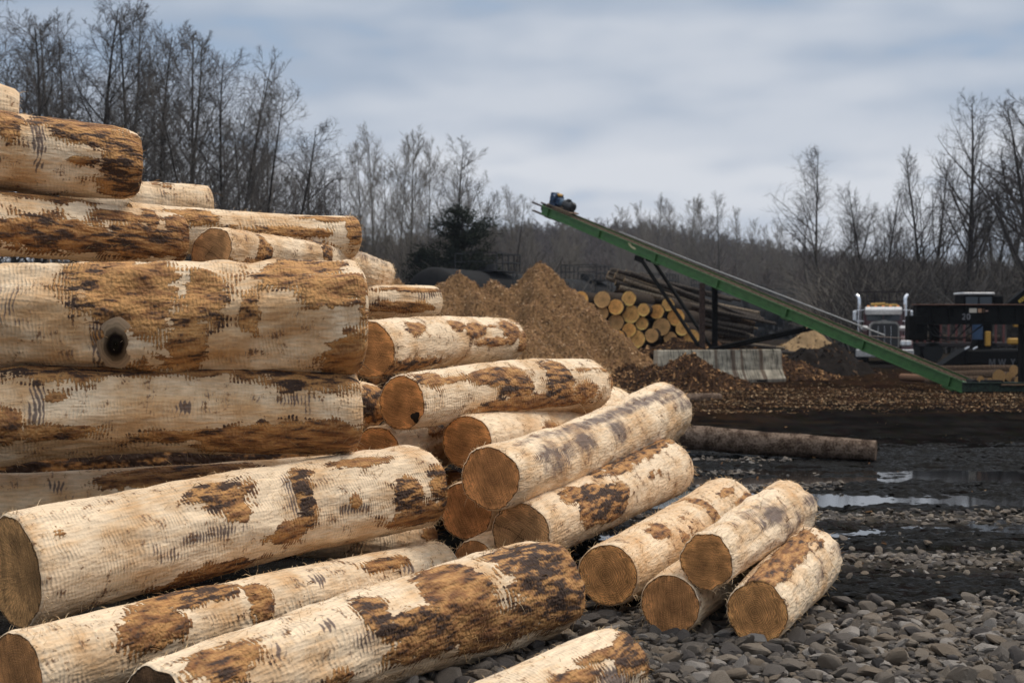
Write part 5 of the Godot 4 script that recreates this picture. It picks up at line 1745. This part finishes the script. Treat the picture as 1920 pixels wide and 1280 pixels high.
func truck() -> void:
	var o := thing("truck", "white semi truck with chrome grille and twin exhaust stacks facing the yard", "truck", Vector3(15.72, 0, -60.0))
	o.rotation.y = -0.22
	var white := worn("white_paint", Color(0.72, 0.73, 0.76), 0.35, 0.0, 1.0, 0.0)
	var chrome := paint("chrome", Color(0.72, 0.73, 0.75), 0.18, 1.0)
	var black := paint("truck_black", Color(0.015, 0.015, 0.016), 0.5)
	var maroon := worn("maroon_paint", Color(0.09, 0.03, 0.035), 0.4, 0.0, 1.0, 0.0)
	var rubber := paint("tyre_rubber", Color(0.018, 0.018, 0.018), 0.9)
	var glass := paint("windscreen_glass", Color(0.03, 0.035, 0.04), 0.05)
	var amber := paint("amber_lens", Color(0.85, 0.30, 0.05), 0.3)
	var s := Shape.new()
	s.box(Vector3(0, 1.55, -1.9), Vector3(1.62, 1.5, 1.5), Basis(), 0.12)
	s.box(Vector3(0, 2.22, -2.0), Vector3(1.56, 0.36, 1.3), Basis(), 0.1)
	var cab := part("cab", s, maroon, o)
	var v := Shape.new()
	v.box(Vector3(0, 2.27, -1.10), Vector3(1.53, 0.25, 0.30), Basis(Vector3(1, 0, 0), 0.5), 0.03)
	part("sun_visor", v, white, cab)
	for k in 5:
		var m := Shape.new()
		m.box(Vector3(-0.62 + 0.31 * k, 2.46, -1.45), Vector3(0.13, 0.08, 0.12), Basis(), 0.03)
		part("roof_light", m, amber, cab)
	for x in [-1.0, 1.0]:
		var w := Shape.new()
		w.box(Vector3(x * 0.375, 1.98, -1.135), Vector3(0.70, 0.30, 0.03), Basis(UP, x * 0.10), 0.02)
		part("windscreen", w, glass, cab)
		var wiper := Shape.new()
		wiper.tube([Vector3(x * 0.06, 1.86, -1.09), Vector3(x * 0.26, 2.08, -1.09)], [0.012, 0.012], 4)
		part("wiper", wiper, black, cab)
	var h := Shape.new()
	h.box(Vector3(0, 1.32, -0.5), Vector3(1.2, 0.95, 1.4), Basis(), 0.14)
	part("hood", h, white, o)
	var g := Shape.new()
	g.slab([Vector2(-0.60, 0.72), Vector2(0.60, 0.72), Vector2(0.60, 1.66), Vector2(0.48, 1.80), Vector2(0.12, 1.84), Vector2(0, 1.88), Vector2(-0.12, 1.84), Vector2(-0.48, 1.80), Vector2(-0.60, 1.66)], 0.10, Transform3D(Basis(), Vector3(0, 0, 0.26)))
	var gr := part("grille_surround", g, worn("grille_chrome", Color(0.42, 0.41, 0.39), 0.35, 0.7, 1.0, 0.0), o)
	var gi := Shape.new()
	gi.slab([Vector2(-0.54, 0.76), Vector2(0.54, 0.76), Vector2(0.54, 1.62), Vector2(0.45, 1.72), Vector2(-0.45, 1.72), Vector2(-0.54, 1.62)], 0.02, Transform3D(Basis(), Vector3(0, 0, 0.325)))
	part("grille", gi, worn("grille_mesh", Color(0.045, 0.045, 0.048), 0.5, 0.4, 6.0, 0.0), gr)
	for k in 3:
		var b := Shape.new()
		b.box(Vector3(-0.26 + 0.26 * k, 1.19, 0.345), Vector3(0.022, 0.82, 0.02), Basis(), 0.006)
		part("grille_bar", b, chrome, gr)
	for x in [-1.0, 1.0]:
		var f := Shape.new()
		var arc := [Vector2(-0.55, 0.55)]
		for k in 9:
			var a := PI - PI * k / 8.0
			arc.append(Vector2(cos(a) * 0.72 - 0.05, 0.62 + sin(a) * 0.60))
		arc.append(Vector2(0.66, 0.62))
		arc.append(Vector2(0.55, 0.55))
		for k in 7:
			var a := PI * k / 6.0
			arc.append(Vector2(cos(a) * 0.52 - 0.05, 0.58 + sin(a) * 0.48))
		f.slab(arc, 0.46, Transform3D(Basis(Vector3(0, 0, 1), UP, Vector3(-1, 0, 0)), Vector3(x * 0.92, 0, -0.35)))
		part("fender", f, maroon, o)
		var l := Shape.new()
		l.box(Vector3(x * 0.86, 0.90, 0.28), Vector3(0.46, 0.24, 0.16), Basis(), 0.05)
		var hl := part("headlight", l, white, o)
		for k in 2:
			var e := Shape.new()
			e.tube([Vector3(x * (0.75 + 0.21 * k), 0.90, 0.355), Vector3(x * (0.75 + 0.21 * k), 0.90, 0.37)], [0.085, 0.08], 12, true)
			part("lens", e, paint("lamp_lens", Color(0.75, 0.76, 0.78), 0.15), hl)
		var t := Shape.new()
		t.box(Vector3(x * 1.05, 1.12, 0.10), Vector3(0.14, 0.12, 0.1), Basis(), 0.03)
		part("turn_signal", t, amber, o)
		var ap := Shape.new()
		ap.box(Vector3(x * 0.78, 1.52, -0.75), Vector3(0.36, 0.22, 0.5), Basis(), 0.1)
		part("air_cleaner", ap, white, o)
		var ex := Shape.new()
		ex.tube([Vector3(x * 0.98, 0.9, -2.75), Vector3(x * 0.98, 2.55, -2.75), Vector3(x * 0.98, 2.78, -2.75), Vector3(x * 1.02, 2.90, -2.80), Vector3(x * 1.09, 2.97, -2.86)], [0.085, 0.085, 0.085, 0.085, 0.085], 12, true)
		part("exhaust_stack", ex, chrome, o)
		var mi := Shape.new()
		mi.box(Vector3(x * 1.20, 2.05, -1.15), Vector3(0.16, 0.42, 0.07), Basis(), 0.02)
		mi.tube([Vector3(x * 0.80, 2.30, -1.2), Vector3(x * 1.20, 2.28, -1.17)], [0.015, 0.015], 5)
		mi.tube([Vector3(x * 0.80, 1.82, -1.2), Vector3(x * 1.20, 1.82, -1.17)], [0.015, 0.015], 5)
		part("mirror", mi, chrome, o)
		var wh := Shape.new()
		wh.tube([Vector3(x * 0.72, 0.52, -0.4), Vector3(x * 0.75, 0.52, -0.4), Vector3(x * 1.0, 0.52, -0.4), Vector3(x * 1.03, 0.52, -0.4)], [0.46, 0.52, 0.52, 0.46], 24, true)
		var wheel := part("wheel", wh, rubber, o)
		var rim := Shape.new()
		rim.tube([Vector3(x * 1.031, 0.52, -0.4), Vector3(x * 1.05, 0.52, -0.4)], [0.27, 0.2], 18, true)
		part("rim", rim, chrome, wheel)
		var wr := Shape.new()
		for z in [-4.6, -5.9]:
			wr.tube([Vector3(x * 0.52, 0.52, z), Vector3(x * 0.55, 0.52, z), Vector3(x * 1.10, 0.52, z), Vector3(x * 1.13, 0.52, z)], [0.46, 0.52, 0.52, 0.46], 20, true)
		part("rear_wheels", wr, rubber, o)
	var bp := Shape.new()
	bp.box(Vector3(0, 0.47, 0.48), Vector3(2.36, 0.34, 0.10), Basis(), 0.04)
	part("bumper", bp, worn("bumper_chrome", Color(0.62, 0.63, 0.65), 0.3, 0.5, 1.0, 0.0), o)
	var ch := Shape.new()
	ch.box(Vector3(0, 0.75, -3.4), Vector3(0.9, 0.26, 7.0))
	part("chassis", ch, black, o)
	# log rack behind the cab
	var ra := Shape.new()
	for k in 7:
		ra.box(Vector3(-0.96 + 0.32 * k, 2.0, -3.1), Vector3(0.05, 2.3, 0.06))
	ra.box(Vector3(0, 3.12, -3.1), Vector3(2.0, 0.06, 0.08))
	ra.box(Vector3(0, 2.7, -3.1), Vector3(2.0, 0.05, 0.08))
	part("headache_rack", ra, worn("rack_steel", Color(0.03, 0.02, 0.02), 0.7, 0.2, 2.0), o)
	var bun := Shape.new()
	bun.tube([Vector3(-0.5, 2.52, -1.9), Vector3(0.1, 2.56, -1.9)], [0.09, 0.08], 10, true)
	bun.tube([Vector3(0.1, 2.5, -2.1), Vector3(0.62, 2.5, -2.0)], [0.08, 0.07], 10, true)
	part("strap_roll", bun, worn("webbing", Color(0.55, 0.36, 0.12), 0.9, 0.0, 2.0), o)


func loader() -> void:
	var black: Material = mats["black_steel"]
	var o := thing("saw_gantry", "heavy dark steel beam on a column at the right edge", "gantry", Vector3(12.9, 0, -36.0))
	var b := Shape.new()
	b.box(Vector3(-0.1, 1.96, 0), Vector3(5.2, 0.46, 0.34), Basis(), 0.015)
	b.box(Vector3(-0.1, 1.72, 0), Vector3(5.2, 0.03, 0.5), Basis(), 0.01)
	part("beam", b, worn("beam_paint", Color(0.013, 0.0135, 0.014), 0.75, 0.0, 1.0, 0.4), o)
	var t := Shape.new()
	t.box(Vector3(-0.1, 2.205, 0), Vector3(5.24, 0.03, 0.5), Basis(), 0.006)
	part("top_flange", t, worn("rust_flange", Color(0.17, 0.085, 0.06), 0.8, 0.2, 1.0, 0.5), o)
	var e := Shape.new()
	e.box(Vector3(-2.66, 1.62, 0.0), Vector3(0.46, 0.62, 0.42), Basis(), 0.02)
	e.box(Vector3(-2.2, 1.5, 0.0), Vector3(0.2, 0.4, 0.3), Basis(), 0.02)
	part("saw_box", e, black, o)
	var hole := Shape.new()
	hole.box(Vector3(-1.85, 2.0, 0.172), Vector3(0.16, 0.2, 0.012))
	part("opening", hole, paint("opening_black", Color(0.004, 0.004, 0.004), 0.9), o)
	var port := Shape.new()
	port.box(Vector3(-2.62, 1.6, 0.212), Vector3(0.18, 0.22, 0.012))
	part("opening", port, mats["opening_black"], o)
	var c := Shape.new()
	c.box(Vector3(0.08, 1.06, 0.05), Vector3(0.26, 2.26, 0.3), Basis(), 0.015)
	part("column", c, black, o)
	var c2 := Shape.new()
	c2.box(Vector3(2.3, 0.88, -0.05), Vector3(0.26, 1.72, 0.3), Basis(), 0.015)
	part("column", c2, black, o)
	for k in 6:
		var rib := Shape.new()
		rib.box(Vector3(-2.3 + k * 0.42, 1.97, 0.19), Vector3(0.025, 0.42, 0.05), Basis(), 0.004)
		for y in [1.80, 2.14]:
			rib.tube([Vector3(-2.22 + k * 0.42, y, 0.165), Vector3(-2.22 + k * 0.42, y, 0.195)], [0.022, 0.022], 6, true)
		part("stiffener", rib, mats["beam_paint"], o)
	for k in 3:
		var hose := Shape.new()
		hose.tube([Vector3(-2.5 + k * 0.1, 1.72, 0.15), Vector3(-2.3 + k * 0.16, 1.42 - k * 0.05, 0.26), Vector3(-1.9 + k * 0.2, 1.38, 0.24), Vector3(-1.6 + k * 0.3, 1.7, 0.12)], [0.02, 0.02, 0.02, 0.02], 6)
		part("hose", hose, mats["tyre_rubber"], o)
	for k in 3:
		var st := Shape.new()
		st.box(Vector3([-1.28, -1.08, -0.93][k], [2.06, 2.06, 2.05][k], 0.176), Vector3([0.19, 0.15, 0.07][k], [0.11, 0.10, 0.03][k], 0.006))
		part("sticker", st, paint(["sticker_cream", "sticker_orange", "sticker_pink"][k], [Color(0.62, 0.55, 0.45), Color(0.48, 0.26, 0.15), Color(0.45, 0.26, 0.2)][k], 0.7), o)
	lettering("20", 0.15, Vector3(-1.45, 1.90, 0.178), Basis(), paint("chalk", Color(0.2, 0.2, 0.21), 0.9), o, "painted_number")
	# log loader behind the frame
	var l := thing("log_loader", "black log loader with a white-roofed cab behind the steel beam", "loader", Vector3(16.1, 0, -47.5))
	var body := Shape.new()
	body.box(Vector3(0.0, 0.62, 0), Vector3(2.3, 0.5, 1.6), Basis(), 0.06)
	body.slab([Vector2(-2.0, 0.32), Vector2(-1.0, 0.32), Vector2(-0.9, 0.86), Vector2(-1.15, 0.88)], 0.8, Transform3D(Basis(), Vector3(0, 0, 0.3)))
	body.slab([Vector2(0.9, 0.86), Vector2(1.1, 0.9), Vector2(2.0, 0.32), Vector2(1.0, 0.32)], 0.8, Transform3D(Basis(), Vector3(0, 0, 0.3)))
	body.box(Vector3(-0.3, 1.4, -0.3), Vector3(0.55, 1.5, 0.55), Basis(), 0.04)
	part("body", body, black, l)
	for k in 3:
		var w := Shape.new()
		w.box(Vector3([-1.12, -0.85, 1.25][k], 0.92, 0.72), Vector3(0.17, 0.05, 0.03), Basis(Vector3(0, 0, 1), [0.5, 0.5, -0.6][k]), 0.01)
		part("white_stripe", w, paint("stripe_white", Color(0.7, 0.72, 0.75), 0.5), l)
	lettering("M W  Y", 0.20, Vector3(0.0, 0.46, 0.806), Basis(), paint("faded_white", Color(0.09, 0.09, 0.095), 0.8), l, "lettering")
	var cab := Shape.new()
	cab.box(Vector3(-0.6, 2.32, -0.2), Vector3(1.0, 0.72, 1.0), Basis(), 0.04)
	cab.box(Vector3(0.1, 2.28, -0.3), Vector3(0.36, 0.78, 0.9), Basis(), 0.04)
	var cb := part("cab", cab, worn("cab_black", Color(0.006, 0.006, 0.007), 0.75, 0.0, 1.0), l)
	var roof := Shape.new()
	roof.box(Vector3(-0.6, 2.72, -0.2), Vector3(1.06, 0.085, 1.06), Basis(), 0.03)
	part("roof", roof, mats["white_paint"], cb)
	for k in 2:
		var g := Shape.new()
		g.box(Vector3(-0.83 + 0.46 * k, 2.36, 0.302), Vector3(0.40, 0.5, 0.012))
		part("window", g, mats["windscreen_glass"], cb)
	var boom := Shape.new()
	boom.slab([Vector2(-0.1, 1.85), Vector2(0.3, 1.7), Vector2(3.2, 4.0), Vector2(2.95, 4.25)], 0.34, Transform3D(Basis(), Vector3(0.0, 0.22, 0.25)))
	part("boom", boom, mats["cab_black"], l)
	var turn := Basis(Vector3(0, 0, 1), 0.672)
	lettering("KEEP CLEAR", 0.11, Vector3(1.02, 2.70, 0.424), turn, paint("letter_yellow", Color(0.66, 0.44, 0.06), 0.6), l, "warning_text")
	var hyd := Shape.new()
	hyd.box(Vector3(0.52, 1.14, 0.55), Vector3(0.5, 0.22, 0.2), Basis(), 0.05)
	hyd.box(Vector3(-0.3, 1.22, 0.3), Vector3(0.18, 0.5, 0.15), Basis(), 0.03)
	hyd.box(Vector3(0.75, 1.75, 0.2), Vector3(0.34, 0.28, 0.15), Basis(), 0.03)
	part("hydraulic_block", hyd, mats["yellow_paint"], l)
	var dr := Shape.new()
	dr.tube([Vector3(-0.62, 1.2, 0.25), Vector3(-0.62, 1.75, 0.25)], [0.17, 0.17], 14, true)
	part("oil_drum", dr, mats["blue_paint"], l)
	var ft := Shape.new()
	for x in [-1.7, 1.7]:
		ft.box(Vector3(x, 0.17, 0.3), Vector3(0.5, 0.34, 0.7), Basis(), 0.02)
	part("stabiliser_foot", ft, black, l)
	# log trailer with red stakes in the distance
	var tr := thing("log_trailer", "log trailer with a row of red stakes behind the loader", "trailer", Vector3(19.6, 0, -64.0))
	var bed := Shape.new()
	bed.box(Vector3(0, 0.78, 0), Vector3(5.2, 0.2, 1.8), Basis(), 0.03)
	part("trailer_bed", bed, mats["rack_steel"], tr)
	for k in 14:
		var st := Shape.new()
		st.box(Vector3(-2.3 + 0.35 * k, 1.35, 0.85), Vector3(0.09, 1.0, 0.09), Basis(), 0.01)
		part("stake", st, worn("stake_red", Color(0.16, 0.045, 0.04), 0.7, 0.0, 2.0), tr)
	for x in [-1.9, -0.9, 1.6]:
		var wh := Shape.new()
		wh.tube([Vector3(x, 0.45, 0.6), Vector3(x, 0.45, 0.9)], [0.45, 0.45], 18, true)
		wh.tube([Vector3(x, 0.45, -0.9), Vector3(x, 0.45, -0.6)], [0.45, 0.45], 18, true)
		part("wheels", wh, mats["tyre_rubber"], tr)
	for k in 3:
		rough_log("trailer_log", "%s dark log loaded on the trailer with red stakes" % ["rear", "middle", "front"][k], "log", "logs on the far trailer", Vector3(17.3, 1.06 + 0.0 * k, -64.5 + 0.45 * k), Vector3(21.8, 1.06, -64.5 + 0.45 * k), 0.18, 0.16, mats["stack_bark"], mats["pole_cut"], 10, 3)


func lettering(text: String, size: float, at: Vector3, turn: Basis, m: Material, parent: Node, called: String) -> void:
	var t := TextMesh.new()
	var f := SystemFont.new()
	f.font_names = PackedStringArray(["Droid Sans"])
	f.font_weight = 700
	t.font = f
	t.text = text
	t.font_size = 64
	t.pixel_size = size / 46.0
	t.depth = 0.006
	var o := MeshInstance3D.new()
	o.name = called
	o.mesh = t
	o.material_override = m
	o.transform = Transform3D(turn, at)
	parent.add_child(o)


func tank_cars() -> void:
	var start := Vector3(-3.2, 0, -72.0)
	var dir := Vector3(38, 0, -97).normalized()
	var shell := worn("tank_shell", Color(0.020, 0.0205, 0.022), 0.8, 0.0, 0.4, 0.0)
	var steel := paint("walkway_steel", Color(0.012, 0.012, 0.013), 0.6)
	var names := ["nearest black tank car, behind the left part of the chip pile", "second black tank car, behind the peak of the chip pile", "third black tank car, behind the top of the pole heap", "fourth black tank car, behind the conveyor struts", "fifth black tank car, just right of the conveyor legs", "sixth black tank car, in the distance right of the conveyor legs", "farthest black tank car of the row"]
	var first: Node3D
	for k in 7:
		var at := start + dir * (5.2 + 17.0 * k)
		if k == 0:
			first = thing("tank_car", names[0], "tank car", at, "black tank cars in a row")
			var y := 3.0
			var s := Shape.new()
			var prof := []
			for i in 7:
				var a := PI / 2 * i / 6.0
				prof.append([-7.0 - 0.75 * cos(a), 1.5 * sin(a)])
			for i in 7:
				var a := PI / 2 * i / 6.0
				prof.append([7.0 + 0.75 * sin(a), 1.5 * cos(a)])
			for i in prof.size():
				var p0: Array = prof[maxi(i - 1, 0)]
				var p1: Array = prof[mini(i + 1, prof.size() - 1)]
				var nx: float = -(p1[1] - p0[1])
				var nr: float = p1[0] - p0[0]
				for q in 37:
					var f := TAU * q / 36.0
					s.vert(Vector3(prof[i][0], y + prof[i][1] * cos(f), prof[i][1] * sin(f)), Vector3(nx, nr * cos(f), nr * sin(f)).normalized(), Vector2(prof[i][0], f))
			for i in prof.size() - 1:
				for q in 36:
					var c := i * 37 + q
					s.tri(c, c + 1, c + 37)
					s.tri(c + 1, c + 38, c + 37)
			part("tank", s, shell, first)
			var w := Shape.new()
			w.tube([Vector3(0, y + 1.4, 0), Vector3(0, y + 1.9, 0)], [0.45, 0.45], 16, true)
			w.box(Vector3(0.6, y + 1.75, 0), Vector3(0.5, 0.4, 0.5), Basis(), 0.03)
			part("manway", w, steel, first)
			var r := Shape.new()
			r.box(Vector3(0, y + 1.5, 0), Vector3(3.4, 0.05, 2.4))
			for x in [-1.7, -0.85, 0.0, 0.85, 1.7]:
				for z in [-1.2, 1.2]:
					r.box(Vector3(x, y + 1.98, z), Vector3(0.06, 0.95, 0.06))
			for hh in [2.0, 2.45]:
				for z in [-1.2, 1.2]:
					r.box(Vector3(0, y + hh, z), Vector3(3.46, 0.05, 0.05))
				for x in [-1.7, 1.7]:
					r.box(Vector3(x, y + hh, 0), Vector3(0.05, 0.05, 2.4))
			part("railing", r, steel, first)
			var la := Shape.new()
			for x in [-0.3, 0.3]:
				la.box(Vector3(x, y - 0.2, 1.58), Vector3(0.06, 3.2, 0.05))
			for i in 9:
				la.box(Vector3(0, y - 1.6 + i * 0.37, 1.58), Vector3(0.6, 0.03, 0.03))
			part("ladder", la, steel, first)
			var u := Shape.new()
			u.box(Vector3(0, 1.15, 0), Vector3(15.6, 0.3, 0.7))
			u.box(Vector3(-7.9, 1.15, 0), Vector3(0.8, 0.3, 2.6))
			u.box(Vector3(7.9, 1.15, 0), Vector3(0.8, 0.3, 2.6))
			for x in [-5.8, 5.8]:
				u.box(Vector3(x, 1.5, 0), Vector3(0.6, 0.8, 2.4))
			part("underframe", u, steel, first)
			for x in [-5.8, 5.8]:
				var b := Shape.new()
				for z in [-0.95, 0.95]:
					b.box(Vector3(x, 0.62, z), Vector3(2.3, 0.28, 0.16), Basis(), 0.03)
					for q in [-0.85, 0.85]:
						b.tube([Vector3(x + q, 0.56, z * 0.82), Vector3(x + q, 0.56, z * 0.90)], [0.42, 0.42], 18, true)
				part("bogie", b, steel, first)
			first.transform.basis = Basis(dir, UP, dir.cross(UP))
		else:
			var o: Node3D = first.duplicate()
			o.name = numbered("tank_car")
			o.position = at
			o.set_meta("label", names[k])
			add_child(o)
	var track := thing("railway_track", "railway track under the black tank cars", "railway track", start + dir * 55.0)
	track.transform.basis = Basis(dir, UP, dir.cross(UP))
	for z in [-0.72, 0.72]:
		var s := Shape.new()
		s.box(Vector3(0, 0.07, z), Vector3(150, 0.14, 0.07))
		part("rail", s, steel, track)
